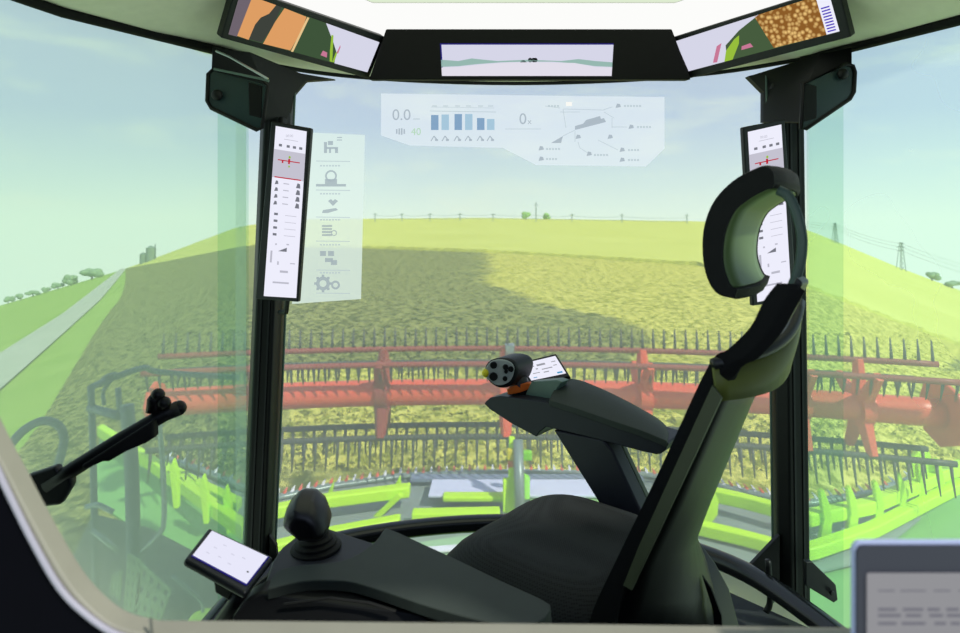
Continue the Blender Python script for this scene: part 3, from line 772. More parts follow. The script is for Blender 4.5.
mb = MB(); S.shape(mb, [(.68, .02), (.70, .02), (.64, .75), (.625, .75), (.655, .3)], .0011); S.shape(mb, [(.70, .02), (.715, .02), (.712, .4), (.70, .3)], .0011); obj('leaf_picture', mb, s_lime, sc)
mb = MB(); S.shape(mb, [(.60, .12), (.65, .1), (.64, .24), (.605, .26)], .0011); S.shape(mb, [(.707, .3), (.72, .3), (.72, .5), (.712, .55)], .0012); pieces('petal_picture', mb, s_pink, sc)
# right
rt, S = monitor([(674, 37, 2.30), (838, -14, 1.80), (851, 37, 1.84), (688, 79, 2.36)], [(676, 41), (829, -8), (840, 31), (689, 71)], 'right roof monitor showing golden grain beside a green leaf', 'roof monitors')
sc = fill(S, rt, E('screen_green_leaf', (70, 92, 62)))
mb = MB(); S.shape(mb, [(0, 0), (.3, 0), (.33, .45), (.45, .75), (.6, 1), (0, 1)], .0008); obj('lavender_picture', mb, scr_white, sc)
mb = MB(); S.shape(mb, [(.28, 0), (.34, 0), (.42, .4), (.44, .62), (.4, .55), (.32, .3)], .001); obj('leaf_picture', mb, s_lime, sc)
mb = MB(); S.shape(mb, [(.2, .06), (.23, .04), (.31, .55), (.27, .5)], .001); S.shape(mb, [(.42, .2), (.5, .2), (.49, .32), (.43, .3)], .001); pieces('petal_picture', mb, s_pink, sc)
gm, nt, out = newmat('grain_picture')
vo = nt.nodes.new('ShaderNodeTexVoronoi'); vo.inputs['Scale'].default_value = 75; tc = nt.nodes.new('ShaderNodeTexCoord'); nt.links.new(tc.outputs['Object'], vo.inputs['Vector'])
rp_ = nt.nodes.new('ShaderNodeValToRGB'); el = rp_.color_ramp.elements; el[0].position = .1; el[0].color = lin((240, 200, 126)); el[1].position = .62; el[1].color = lin((140, 92, 40))
nt.links.new(vo.outputs['Distance'], rp_.inputs[0]); em = nt.nodes.new('ShaderNodeEmission'); nt.links.new(rp_.outputs[0], em.inputs[0]); nt.links.new(em.outputs[0], out.inputs[0])
mb = MB(); S.shape(mb, [(.62, .02), (.93, .0), (.93, 1), (.57, 1)], .0008); obj('grain_picture', mb, gm, sc)
mb = MB(); S.shape(mb, [(.93, 0), (1, 0), (1, 1), (.93, 1)], .0008); obj('menu_strip', mb, scr_w2, sc)
mb = MB()
for i in range(9): S.quad(mb, .94, .05+i*.075, .985, .085+i*.075, .001)
obj('menu_lines', mb, s_purple, sc)

# ------------------------------------------------------------------ tall displays on the pillars
def tall(corners, inner, label):
    t, S = monitor(corners, inner, label, 'tall pillar displays', 'pillar_display', .018, loc=None)
    sc = fill(S, t, scr_w2)
    mb = MB(); S.quad(mb, 0, .70, 1, .865); obj('grey_field', mb, E('screen_grey_field', (196, 194, 208)), sc)
    mb = MB(); S.quad(mb, .15, .803, .85, .809, .001); S.quad(mb, .28, .790, .33, .803, .001); S.quad(mb, .48, .79, .54, .82, .001); S.quad(mb, .08, .70, .92, .707, .001); obj('red_markings', mb, E('screen_signal_red', (190, 30, 50)), sc)
    mb = MB(); S.disc(mb, .52, .83, .004, h=.0012); S.disc(mb, .52, .775, .003, h=.0012); obj('green_dot', mb, s_lime, sc)
    g = MB(); k = MB()
    for i, v in enumerate((.66, .62, .58, .54)):
        S.shape(k, [(.1, v), (.22, v+.004), (.2, v+.022), (.14, v+.024)], .001); S.shape(k, [(.78, v-.006), (.92, v-.006), (.9, v+.02), (.82, v+.024)], .001); S.quad(g, .38, v+.008, .56, v+.014, .001)
    for v in (.48, .44, .40, .36):
        S.quad(k, .15, v, .27, v+.014, .001); S.quad(g, .5, v+.003, .85, v+.006, .001)
    S.shape(k, [(.35, .27), (.62, .27), (.62, .295)], .001); S.quad(g, .12, .2, .18, .27, .001); S.quad(g, .25, .305, .3, .315, .001); S.quad(g, .6, .31, .68, .318, .001); S.quad(g, .35, .19, .4, .21, .001); S.quad(g, .75, .2, .9, .206, .001); S.quad(g, .45, .145, .7, .158, .001); S.quad(g, .25, .08, .75, .09, .001)
    for u in (.15, .4, .6, .8): S.quad(k, u, .885, u+.1, .9, .001)
    S.text(g, '00:00', .35, .945, .011); S.quad(g, .3, .93, .75, .933, .001)
    obj('dark_icons', k, E('screen_icon', (118, 120, 130)), sc); obj('grey_lines', g, E('screen_line', (186, 186, 200)), sc)
    return t, S
t, S = tall([(271, 121, 1.96), (311, 128, 1.93), (298, 302, 1.93), (255, 299, 1.96)], [(276, 126), (307, 131.5), (296.5, 298), (264, 296)], 'tall narrow display with white screen on the left pillar')
mb = MB(); mb.tube([P(288, 295, 1.96), P(286, 312, 2.0), P(280, 312, 2.15)], .008, 8); obj('mount', mb, black, t)
t, S = tall([(743, 127, 1.93), (785, 119, 1.96), (797, 300, 1.96), (753, 306, 1.93)], [(747.5, 132), (781, 124.5), (791, 295), (757, 302)], 'tall narrow display with white screen on the right pillar behind the headrest')
mb = MB(); mb.tube([P(790, 200, 1.98), P(792, 200, 2.17)], .012, 8); obj('mount', mb, black, t)

# ------------------------------------------------------------------ head-up display images on the windscreen
hp = E('projection_white', (232, 242, 248), 1, .62)
hp2 = E('projection_white_dense', (226, 244, 236), 1, .72)
hl = E('projection_grey', (150, 164, 176), 1, .7); hf = E('projection_faint', (184, 200, 206), 1, .8)
hb = E('projection_blue', (96, 142, 184), 1, .8); hb2 = E('projection_light_blue', (150, 190, 214), 1, .8); hg = E('projection_green', (170, 214, 170), 1, .8)
D0 = 2.17
class Flat:                                 # picture positions onto the projection sheet just inside the glass
    def __init__(s, D): s.D = D
    def q(s, mb, x0, y0, x1, y1, h=.002): mb.poly([P(x0, y0, s.D-h), P(x1, y0, s.D-h), P(x1, y1, s.D-h), P(x0, y1, s.D-h)])
    def p(s, mb, pts, h=.002): mb.poly([P(x, y, s.D-h) for x, y in pts])
    def l(s, mb, x0, y0, x1, y1, w=.6, h=.002):
        d = Vector((x1-x0, y1-y0)); n = Vector((-d.y, d.x)).normalized()*w/2
        s.p(mb, [(x0+n.x, y0+n.y), (x1+n.x, y1+n.y), (x1-n.x, y1-n.y), (x0-n.x, y0-n.y)], h)
    def t(s, mb, txt, x, y, px): text_mb(mb, txt, P(x, y, s.D-.002), (1, 0, 0), (0, 0, 1), px/F*s.D*1.35)
    def ring(s, mb, x, y, r, r2, n=14):
        for i in range(n):
            a, b = 2*math.pi*i/n, 2*math.pi*(i+1)/n
            s.p(mb, [(x+r*math.cos(a), y+r*math.sin(a)), (x+r*math.cos(b), y+r*math.sin(b)), (x+r2*math.cos(b), y+r2*math.sin(b)), (x+r2*math.cos(a), y+r2*math.sin(a))])
H = Flat(2.3)
hud = thing('head_up_display', P(522, 166, 2.3), 'translucent white head-up display with bar gauges and machine diagram on the windscreen', 'display')
mb = MB(); H.p(mb, [(381, 93.5), (664.5, 97), (664.5, 148.5), (646, 166.5), (536, 165), (503, 148), (410, 145.5), (381, 135.5)], 0); obj('panel', mb, hp, hud)
mb = MB(); H.t(mb, '0.0', 392, 120, 11.5); H.t(mb, '0', 519, 124, 11.5); H.t(mb, 'x', 527.5, 124, 6); obj('speed_figures', mb, hl, hud)
mb = MB(); H.t(mb, '40', 411, 135, 7.5); obj('green_figures', mb, hg, hud)
mb = MB(); mb2 = MB()
for i, (x, h) in enumerate(((431, 15), (454.5, 16), (477, 12))): H.q(mb, x, 130-h+(0 if i != 1 else 0), x+7.5, 130)
for i, (x, h) in enumerate(((441.5, 15.5), (465, 16), (487, 11))): H.q(mb2, x, 130-h, x+7.5, 130)
pieces('gauge_bar', mb, hb, hud, label='darker blue gauge bar'); pieces('gauge_bar', mb2, hb2, hud, label='lighter blue gauge bar')
mb = MB(); H.l(mb, 430, 111, 496, 112, .7); H.l(mb, 505, 129, 541, 129, .6); H.l(mb, 431, 107, 494, 108, .5)
for x in (434, 445, 457, 468, 480, 490): H.q(mb, x-2, 105.5, x+3, 106.5)
H.l(mb, 404, 132, 404, 132.5); H.q(mb, 413, 118.5, 420, 119.5)
obj('guide_lines', mb, hf, hud)
mb = MB()
for x in (434, 445, 457, 468, 480, 490):
    H.l(mb, x-3, 141, x, 136, 1); H.l(mb, x, 136, x+3, 140, 1.2); H.q(mb, x+1, 139, x+4, 141)
for x in (396, 398.5, 401, 403.5): H.q(mb, x, 128+abs(400-x)*.3, x+1.5, 135-abs(400-x)*.3)
obj('gauge_icons', mb, hl, hud)
mb = MB()
H.p(mb, [(575, 130), (575, 126), (604, 118), (606, 122)]); H.p(mb, [(583, 124), (586, 120), (600, 116), (601, 119)]); H.p(mb, [(551, 143), (563, 136), (561, 143)])
for x, y in ((618, 106), (631, 127), (541, 148.5), (541, 159), (589, 154), (622, 150), (622, 160), (578, 137), (610, 137)): H.p(mb, [(x-2.5, y+2), (x+3, y+1), (x+2, y-2), (x-1, y-2.5)])
pieces('diagram_mark', mb, hl, hud)
mb = MB()
for a in ((563, 109, 603, 110), (603, 110, 612, 107), (563, 109, 566, 128), (604, 112, 614, 118), (612, 118, 612, 128), (612, 127, 627, 127), (563, 136, 575, 130), (575, 131, 575, 142), (578, 142, 580, 148), (580, 148, 588, 153), (598, 140, 618, 150), (560, 112, 580, 112), (545, 106, 560, 108)): H.l(mb, *a, .6)
for x, y, w in ((548, 107, 14), (624, 107, 18), (637, 128, 15), (546, 150, 15), (546, 160, 12), (594, 156, 16), (628, 151, 14), (628, 161, 12)):
    cm = MB()
    for i in range(int(w/3)): H.q(cm, x+i*3, y-2, x+i*3+2, y)
    obj('caption', cm, hf, hud)
obj('diagram_lines', mb, hf, hud)
mb = MB(); H.q(mb, 566, 102, 572, 106, .003); obj('white_marker', mb, E('projection_bright', (250, 250, 244), 1.0), hud)
H = Flat(2.24)
hud2 = thing('menu_projection', P(332, 302, 2.24), 'tall pale projected menu with grey icons beside the left tall display', 'display')
mb = MB(); H.p(mb, [(300, 132), (365, 135), (361, 299), (292, 304)], 0); obj('panel', mb, hp2, hud2)
mb = MB()
H.q(mb, 324, 142, 327, 153); H.q(mb, 326, 147, 338, 149); H.q(mb, 329, 148, 331, 153); H.q(mb, 335, 148, 338, 153); H.q(mb, 328, 141, 333, 145); H.q(mb, 337, 137, 342, 138); H.q(mb, 337, 139.5, 342, 140.5)
obj('icon', mb, hl, hud2)
mb = MB(); H.ring(mb, 331, 176, 6, 4.2); H.q(mb, 325, 179, 337, 184); H.q(mb, 316, 184, 346, 186.5); obj('icon', mb, hl, hud2)
mb = MB(); H.p(mb, [(333, 206), (328, 201), (331, 199), (333, 201), (335, 199), (338, 201)]); H.p(mb, [(323, 210), (336, 208), (338, 210), (328, 213), (322, 213)]); obj('icon', mb, hl, hud2)
mb = MB()
for y in (225, 228, 231, 234): H.q(mb, 322, y, 332, y+2)
H.ring(mb, 334, 233, 3, 2); obj('icon', mb, hl, hud2)
mb = MB()
for a in ((320, 251, 326, 256), (328, 251, 334, 256), (325, 258, 333, 262), (331, 260, 337, 265)): H.q(mb, *a)
obj('icon', mb, hl, hud2)
mb = MB(); H.ring(mb, 323, 283.5, 7, 3.5); H.ring(mb, 335.5, 285, 4.5, 2.4)
for i in range(8):
    a = i*math.pi/4; H.q(mb, 323+7.5*math.cos(a)-1.3, 283.5+7.5*math.sin(a)-1.3, 323+7.5*math.cos(a)+1.3, 283.5+7.5*math.sin(a)+1.3)
obj('icon', mb, hl, hud2)
mb = MB()
for y in (161, 190, 217, 241, 270, 293): H.l(mb, 316+abs(y-230)*.0, y, 350, y+.5, .8)
obj('divider_lines', mb, hf, hud2)
for y in (165, 193, 219, 244, 272):
    mb = MB()
    for i in range(7): H.q(mb, 320+i*3, y, 322+i*3, y+1.5)
    obj('caption', mb, hf, hud2)

# ------------------------------------------------------------------ driver seat
TH = math.radians(40)
U = Vector((-math.cos(TH), math.sin(TH), 0)); R = Vector((math.sin(TH), math.cos(TH), 0)); Zv = Vector((0, 0, 1))
B0 = Vector((.346, .95, 0))
def side(px, py, lat):
    b = B0+R*lat; q = (px-480)/F
    e = (b.y*q-b.x)/(-U.x+U.y*q)
    p = b-U*e
    return Vector((p.x, p.y, EZ-(py-EY)/F*p.y))
def sidep(pts, lat): return [side(x, y, lat) for x, y in pts]
def rounded(pts, n=5):                      # smooth closed outline through points (Catmull-Rom)
    k = len(pts); out_ = []
    for i in range(k):
        p0, p1, p2, p3 = [Vector(pts[(i+j-1) % k]) for j in range(4)]
        for q in range(n):
            u = q/n; out_.append(.5*((2*p1)+(p2-p0)*u+(2*p0-5*p1+4*p2-p3)*u*u+(3*p1-p0-3*p2+p3)*u**3))
    return out_
seat = thing('driver_seat', Vector((.25, 1.38, ZF)), 'black driver seat with narrow backrest and curved headrest, turned to the left', 'seat')
def crv(pts, n=5):
    e = [Vector(pts[0])*2-Vector(pts[1])]+[Vector(p) for p in pts]+[Vector(pts[-1])*2-Vector(pts[-2])]; r = []
    for i in range(1, len(e)-2):
        p0, p1, p2, p3 = e[i-1:i+3]
        for q in range(n):
            u = q/n; r.append(.5*((2*p1)+(p2-p0)*u+(2*p0-5*p1+4*p2-p3)*u*u+(3*p1-p0-3*p2+p3)*u**3))
    r.append(e[-2]); return r
def slab(front, back, lats, wf=lambda z: 1):
    """closed profile (front line + back line, picture positions on the near side plane) swept along the seat width.
    lats: list of (lateral offset, push forwards, shrink)"""
    prof = [Vector((x, y)) for x, y in front]+[Vector((x, y)) for x, y in reversed(back)]
    base = [side(x, y, 0) for x, y in prof]
    c = sum(base, Vector())/len(base)
    rings = []
    for l, push, s in lats:
        rings.append([c+(p-c)*s+R*l*wf(p.z)+U*push for p in base])
    mb = MB(); n = len(base)
    vs = [v for r in rings for v in r]
    fs = [[i*n+j, i*n+(j+1) % n, (i+1)*n+(j+1) % n, (i+1)*n+j] for i in range(len(rings)-1) for j in range(n)]+[list(range(n))[::-1], [(len(rings)-1)*n+j for j in range(n)]]
    mb.add(vs, fs); return mb
# backrest cushion
front = crv([(583, 650), (593, 610), (618, 556), (662, 465), (708, 366), (728, 349), (750, 327), (764, 300), (777, 283)])
backl = crv([(612, 650), (618, 610), (637, 556), (676, 470), (719, 375), (742, 357), (763, 334), (778, 308), (788, 290)])
mb = slab(front, backl, [(.0, 0, 1), (.03, -.006, 1), (.12, -.02, 1), (.20, -.02, .99), (.26, -.01, .97)], lambda z: 1 if z < .9 else max(.06, 1-(z-.9)/.13))
obj('backrest', mb, M('black_seat_fabric', (14, 15, 17), .8, spec=.2, var=.1, bump=.5, bscale=900), seat, bevel=.008)
# back shell (rear surface)
def shellrow(pa, pb, n=8, bow=.0):
    return [lerp(pa, pb, i/n)-U*bow*math.sin(math.pi*i/n) for i in range(n+1)]
rows = []
near = [(604, 650), (622, 600), (640, 556), (668, 500), (690, 450), (712, 400), (722, 378)]
far = [(735, 650), (712, 585), (692, 533), (704, 492), (722, 446), (738, 404), (745, 388)]
for a, b in zip(near, far):
    pa = side(*a, .01); pb = side(*b, .33)
    rows.append(shellrow(pa, pb, 8, .03))
mb = MB(); mb.grid(rows); obj('back_shell', mb, black, seat, solid=.015, smooth=True)
# wing across the shoulders, along the rear top; its green reflection painted olive
rows = []
for a, b in zip([(713, 368), (715, 384), (716, 401)], [(800, 306), (799, 328), (791, 352)]):
    pa = side(*a, -.005); pb = side(*b, .22); r = []
    for i in range(13):
        u = i/12; p = lerp(pa, pb, u); p -= U*.03*math.sin(math.pi*u); p.z -= .014*math.sin(math.pi*u)
        r.append(p)
    rows.append(r)
mb = MB(); mb.grid(rows); obj('shoulder_wing', mb, olive, seat, solid=.006, smooth=True)
mb = MB(); mb.tube([p+Vector((0, 0, .006)) for p in rows[0]], .009, 8); obj('wing_trim', mb, black2, seat, smooth=True)
# edge strip along the spine, its olive reflection painted in
mb = MB(); A = sidep([(713, 385), (690, 435), (664, 492), (640, 545), (624, 585)], -.008); B = sidep([(722, 398), (697, 452), (672, 505), (648, 556), (632, 590)], -.012)
mb.strip(A, B); obj('edge_strip', mb, M('dull_olive_reflection', (62, 68, 44), .5), seat, solid=.004)
# top upright pieces
mb = MB(); pts = crv([(722, 372), (748, 350), (770, 322), (782, 300), (792, 278)]); bk = crv([(730, 372), (756, 352), (778, 326), (792, 300), (799, 284)])
mb = slab(pts, bk, [(.02, 0, 1), (.06, 0, 1)]); obj('top_pad', mb, black2, seat, bevel=.006)
# headrest: a curved pad
LH = .10
outer_ = crv([(734, 300), (714, 293), (703, 268), (702, 232), (712, 202), (732, 180), (754, 168), (766, 165), (773, 170), (775, 182)])
inner_ = crv([(737, 290), (729, 285), (722, 262), (724, 234), (733, 212), (745, 201), (756, 194), (764, 190), (769, 188), (772, 188)])
mb = MB(); nn = len(outer_)
def hring(lat, s, push):
    base = sidep([(p.x, p.y) for p in outer_]+[(p.x, p.y) for p in reversed(inner_)], LH)
    c = side(752, 235, LH)
    return [c+(p-c)*s+R*lat+U*push for p in base]
rings = [hring(0, .975, 0), hring(.010, 1.0, 0), hring(.04, 1.0, -.006), hring(.09, .99, -.008), hring(.13, .96, -.006), hring(.16, .92, 0), hring(.17, .88, 0)]
n = len(rings[0]); vs = [v for r in rings for v in r]
fs = [[i*n+j, i*n+(j+1) % n, (i+1)*n+(j+1) % n, (i+1)*n+j] for i in range(len(rings)-1) for j in range(n)]
k2 = nn
# cap both ends with quads between the outer and inner line
for r_ in (0, len(rings)-1):
    for j in range(nn-1): fs.append([r_*n+j, r_*n+j+1, r_*n+n-2-j, r_*n+n-1-j])
mb.add(vs, fs)
obj('headrest', mb, M('black_headrest_fabric', (18, 20, 21), .75, spec=.25, var=.1, bump=.4, bscale=900), seat, smooth=True, bevel=.003)
# back of the headrest, its green reflected light painted in
rows = []
for lat, sc_, pu in ((.006, 1, 0), (.04, 1, -.006), (.09, .99, -.008), (.13, .96, -.006), (.16, .92, 0)):
    base = [side(p.x, p.y, LH) for p in inner_[3:-4]]; c = side(752, 235, LH)
    rows.append([c+(p-c)*sc_*.985+R*lat+U*pu for p in base])
mb = MB(); mb.grid(rows); obj('headrest_lit_back', mb, M('green_lit_headrest', (84, 108, 62), .45, var=.1, scale=5), seat, solid=.003, smooth=True)
# headrest bracket
pth = crv([(778, 190), (788, 196), (797, 215), (802, 240), (799, 268), (790, 292), (779, 315)], 6)
for lat in (.12,):
    mb = MB(); mb.tube([side(p.x, p.y, .12)+R*(lat-.12) for p in pth], .005, 8, flat=1.6); obj('headrest_arm', mb, M('slate_green_arm', (64, 84, 80), .45), seat, smooth=True)
# cushion
def slocal(u, r, z): p = Vector((.196, 1.11, 0))+U*u+R*r; p.z = z; return p
rows = []
NU, NR = 22, 22
for i in range(NU+1):
    row_ = []
    for j in range(NR+1):
        a, b = i/NU*2-1, j/NR*2-1
        # squircle footprint
        m_ = max(abs(a), abs(b), 1e-6); ang = math.atan2(b, a); ca, sa = abs(math.cos(ang)), abs(math.sin(ang))
        rad = m_/((ca**3.6+sa**3.6)**(1/3.6)) if m_ > 0 else 0
        u = .205+rad*math.cos(ang)*.25; r = .225+rad*math.sin(ang)*.235
        edge_ = max(0, m_-.6)/.4
        z = .555-.06*edge_**2.4-.05*max(0, (u-.25)/.2)**2+.01*abs(b)
        row_.append(slocal(u, r, z))
    rows.append(row_)
mb = MB(); mb.grid(rows)
# skirt down
nR = NR+1; per = [rows[0][j] for j in range(nR)]+[rows[i][NR] for i in range(1, NU+1)]+[rows[NU][j] for j in range(NR-1, -1, -1)]+[rows[i][0] for i in range(NU-1, 0, -1)]
low = [Vector((p.x, p.y, .40)) for p in per]
mb.strip(per+[per[0]], low+[low[0]]); mb.poly(low)
# perforated mesh fabric
fm, nt, out = newmat('black_mesh_fabric')
b = nt.nodes.new('ShaderNodeBsdfPrincipled'); b.inputs['Roughness'].default_value = .75; b.inputs['Specular IOR Level'].default_value = .25
tc = nt.nodes.new('ShaderNodeTexCoord'); vo = nt.nodes.new('ShaderNodeTexVoronoi'); vo.inputs['Scale'].default_value = 220; vo.inputs['Randomness'].default_value = .15
nt.links.new(tc.outputs['Object'], vo.inputs['Vector'])
r = nt.nodes.new('ShaderNodeValToRGB'); r.color_ramp.elements[0].position = .25; r.color_ramp.elements[0].color = lin((10, 12, 13)); r.color_ramp.elements[1].position = .5; r.color_ramp.elements[1].color = lin((34, 37, 38))
nt.links.new(vo.outputs['Distance'], r.inputs[0]); nt.links.new(r.outputs[0], b.inputs['Base Color']); nt.links.new(b.outputs[0], out.inputs[0])
obj('seat_cushion', mb, fm, seat, smooth=True)
# seat pan and pedestal
mb = MB(); c = slocal(.19, .22, .40); mb.lathe(Vector((c.x, c.y, ZF)), [(.2, 0), (.2, .04), (.1, .07), (.09, .3), (.19, .5), (.19, .52)], n=24); obj('pedestal', mb, black, seat, smooth=True)
# rear skirt, its lit edge painted as an olive line
mb = MB(); mb.prism([side(x, y, .36) for x, y in ((688, 528), (700, 541), (716, 562), (730, 588), (740, 625), (742, 660), (690, 660))], -R*.1); obj('rear_skirt', mb, black, seat, bevel=.008)
mb = MB(); mb.tube([side(x, y, .36)-R*.1 for x, y in ((691, 530), (706, 545), (722, 568), (734, 596), (740, 630), (742, 655))], .004, 6); obj('skirt_lit_edge', mb, olive, seat, smooth=True)
mb = MB(); mb.prism([side(x, y, .24) for x, y in ((703, 575), (712, 588), (722, 615), (724, 640), (716, 640), (714, 610))], -R*.004); obj('handle_recess', mb, blackrub, seat)

# ------------------------------------------------------------------ far armrest console
arm = thing('armrest_console', side(600, 430, .5)+Vector((0, 0, -.1)), 'right armrest console with grey-green pad, button joystick and small phone-like screen', 'armrest', 'armrest consoles of the driver seat')
LA = .5
mb = MB(); mb.prism(rounded([side(x, y, LA) for x, y in ((486, 401), (489, 409), (536, 437), (546, 427), (640, 451), (660, 454), (667, 447), (667, 442), (650, 437), (560, 406), (545, 402), (500, 396))], 2), R*.10)
obj('body', mb, bluegrey, arm, bevel=.008)
# pad: a tapering, crowned cushion
cl_ = [((560, 388), .06, (0, 0)), ((572, 388), .105, 0), ((600, 398), .12, 0), ((630, 412), .12, 0), ((655, 426), .105, 0), ((668, 438), .06, 0)]
nearl = crv([(549, 400), (575, 408), (610, 420), (640, 430), (660, 438), (667, 441)]); farl = crv([(563, 378), (580, 380), (605, 390), (635, 405), (660, 420), (671, 432)])
rows = []
for a, b in zip(nearl, farl):
    pa = side(a.x, a.y, LA-.005); pb = side(b.x, b.y, LA+.13); r_ = []
    for q in range(9): u = q/8; p = lerp(pa, pb, u); p.z += .008*math.sin(math.pi*u); r_.append(p)
    rows.append(r_)
mb = MB(); mb.grid(rows)
per = rows[0]+[r_[-1] for r_ in rows[1:]]+rows[-1][-2::-1]+[r_[0] for r_ in rows[-2:0:-1]]
low = [p-Zv*.016 for p in per]; mb.strip(per+[per[0]], low+[low[0]]); mb.poly(low)
obj('arm_pad', mb, padgrey, arm, bevel=.006)
# support post
mb = MB(); mb.prism([side(x, y, LA) for x, y in ((553, 430), (603, 440), (612, 450), (650, 530), (655, 560), (622, 560), (606, 515))], R*.05); obj('support', mb, bluegrey, arm, bevel=.006)
mb = MB(); mb.prism([side(x, y, LA+.052) for x, y in ((601, 440), (622, 446), (650, 505), (642, 520))], R*.02); obj('support_trim', mb, M('olive_grey_trim', (74, 84, 62), .5), arm, bevel=.004)
# lever boot and joystick
pb = side(508, 404, LA-.0)+R*.05
mb = MB(); mb.lathe(pb-Zv*.01, [(.05, 0), (.048, .012), (.038, .016), (.037, .026), (.028, .03), (.026, .042), (.018, .046), (.016, .07)], n=20); obj('lever_boot', mb, blackrub, arm, bevel=.001, seg=1)
jd = Vector((-.55, -.75, .35)).normalized()   # faces the driver's palm, towards the viewer
def jp(x, y, D=1.80): return P(x, y, D)
mb = MB(); mb.prism(rounded([jp(x, y) for x, y in ((484, 368), (490, 360), (503, 358), (513, 361), (517, 369), (513, 382), (505, 388), (495, 387), (486, 379))], 3), Vector((.055, .07, .0)))
joy = obj('joystick', mb, black2, arm, bevel=.008)
mb = MB(); mb.prism(rounded([jp(x, y, 1.797) for x, y in ((485.5, 370), (491, 361.5), (502, 359.5), (511, 362.5), (514.5, 369), (511, 380), (503, 385), (495, 384.5), (487, 377))], 3), Vector((0, .004, 0))); obj('button_plate', mb, silver, joy, bevel=.002)
mb = MB()
for x, y, r_ in ((493.5, 365, 3.8), (493.5, 376.5, 4.4), (505.5, 367, 3.0), (511, 369, 3.0), (505, 378.5, 2.6), (506, 371.5, 2)): mb.lathe(jp(x, y, 1.795), [(r_/F*1.8, 0), (r_/F*1.6, .006)], (0, -1, 0), 12)
obj('buttons', mb, black, joy)
mb = MB(); mb.ball(jp(485.5, 373, 1.80), (.010, .012, .012)); obj('thumb_button', mb, yellow, joy, smooth=True)
mb = MB(); mb.prism([jp(x, y, 1.83) for x, y in ((507, 390), (517, 384), (532, 383), (530, 389), (520, 393), (508, 395))], (0, .02, 0)); obj('accent', mb, orange, joy, bevel=.003)
mb = MB(); mb.tube([jp(515, 376, 1.86), jp(522, 390, 1.86), jp(512, 402, 1.86)], [.034, .028, .02], 12); obj('grip', mb, black2, joy, smooth=True)
# small screen behind it
C = flat4([P(517, 363, 1.98), P(556, 353.5, 1.96), P(570, 376, 1.84), P(531, 384, 1.86)])
S = Screen(*C); mb = MB(); mb.prism(C, -S.n*.012); tab = obj('touch_screen', mb, black, arm, bevel=.003)
S2 = Screen(S.at(.06, .9, .001), S.at(.95, .9, .001), S.at(.95, .12, .001), S.at(.06, .12, .001))
mb = MB(); mb.poly([S2.TL, S2.TR, S2.BR, S2.BL]); obj('screen', mb, scr_w2, tab)
mb = MB()
for a in ((.1, .68, .3, .74), (.38, .66, .62, .76), (.3, .5, .36, .56), (.45, .42, .75, .47), (.8, .5, .9, .54), (.8, .7, .92, .74), (.15, .3, .35, .34), (.45, .25, .6, .3)): S2.quad(mb, *a, .001)
obj('screen_marks', mb, s_grey, tab)
mb = MB(); S2.quad(mb, .78, .06, .93, .14, .001); S2.quad(mb, .1, .08, .2, .12, .001); obj('screen_buttons', mb, E('screen_cyan', (60, 150, 200)), tab)
mb = MB(); mb.prism([side(x, y, LA+.04) for x, y in ((531, 382), (556, 380), (562, 382), (550, 400), (524, 396))], R*.04); obj('screen_mount', mb, greygreen, arm, bevel=.004)
mb = MB(); mb.lathe(P(545, 384, 1.82), [(.012, 0), (.012, .008)], (0, -.5, 1), 12); obj('dial', mb, M('pale_dial', (130, 150, 140), .4), arm)

# ------------------------------------------------------------------ near armrest console
con = thing('armrest_console', Vector((0, 1.02, ZF)), 'left armrest console in the foreground with black knob lever and tilted white touchscreen', 'armrest', 'armrest consoles of the driver seat')
zc = .66
top = crv([(268, 588), (276, 572), (300, 565), (344, 560), (372, 544), (385, 528)])+[Vector(p) for p in ((386, 527.5), (400, 533), (450, 556), (500, 580), (540, 598), (550, 604), (551, 610), (545, 618), (530, 626))]+crv([(500, 624), (470, 618), (430, 607), (400, 597), (370, 587), (344, 581), (305, 581), (268, 589)])
mb = MB(); mb.prism([PZ(p.x, p.y, zc) for p in top], (0, 0, -.018)); obj('arm_pad', mb, padgrey, con, bevel=.004)
lowp = [(262, 592), (272, 562), (282, 547), (308, 527), (322, 526), (374, 543), (386, 533), (548, 606), (552, 616), (545, 630), (500, 632), (440, 614), (390, 597), (345, 588), (300, 588)]
mb = MB(); mb.prism([PZ(x, y, zc-.02) for x, y in lowp], (0, 0, -.015)); obj('top_plate', mb, bluegrey, con, bevel=.004)
mb = MB(); mb.prism([PZ(x, y+4, zc-.036) for x, y in lowp], (0, 0, -.05)); obj('shadow_gap_body', mb, black, con, bevel=.004).name = 'middle_shell'
low2 = [(258, 612), (272, 580), (300, 560), (380, 556), (480, 590), (560, 630), (556, 650), (530, 664), (440, 645), (390, 620), (330, 612), (290, 612)]
mb = MB(); mb.prism([PZ(x, y, .60) for x, y in low2], (0, 0, -.1)); obj('lower_shell', mb, bluegrey, con, bevel=.01)
mb = MB(); c0 = PZ(450, 640, .5); mb.prism([PZ(x, y, .5) for x, y in ((380, 640), (520, 670), (500, 720), (370, 690))], (0, 0, -.62)); obj('bracket', mb, black, con, bevel=.01)
# side panel under the front, dark
mb = MB(); mb.prism([P(245, 600, 1.02), P(262, 592, 1.03), P(420, 612, 1.0), P(460, 640, .98), P(230, 640, 1.0), P(232, 618, 1.0)], (0, .04, 0)); obj('side_panel', mb, black, con, bevel=.006)
mb = MB(); mb.tube([P(284, 604, 1.0), P(330, 598, .995), P(370, 603, .99), P(396, 611, .985)], .003, 6, flat=.6); obj('groove', mb, blackrub, con)
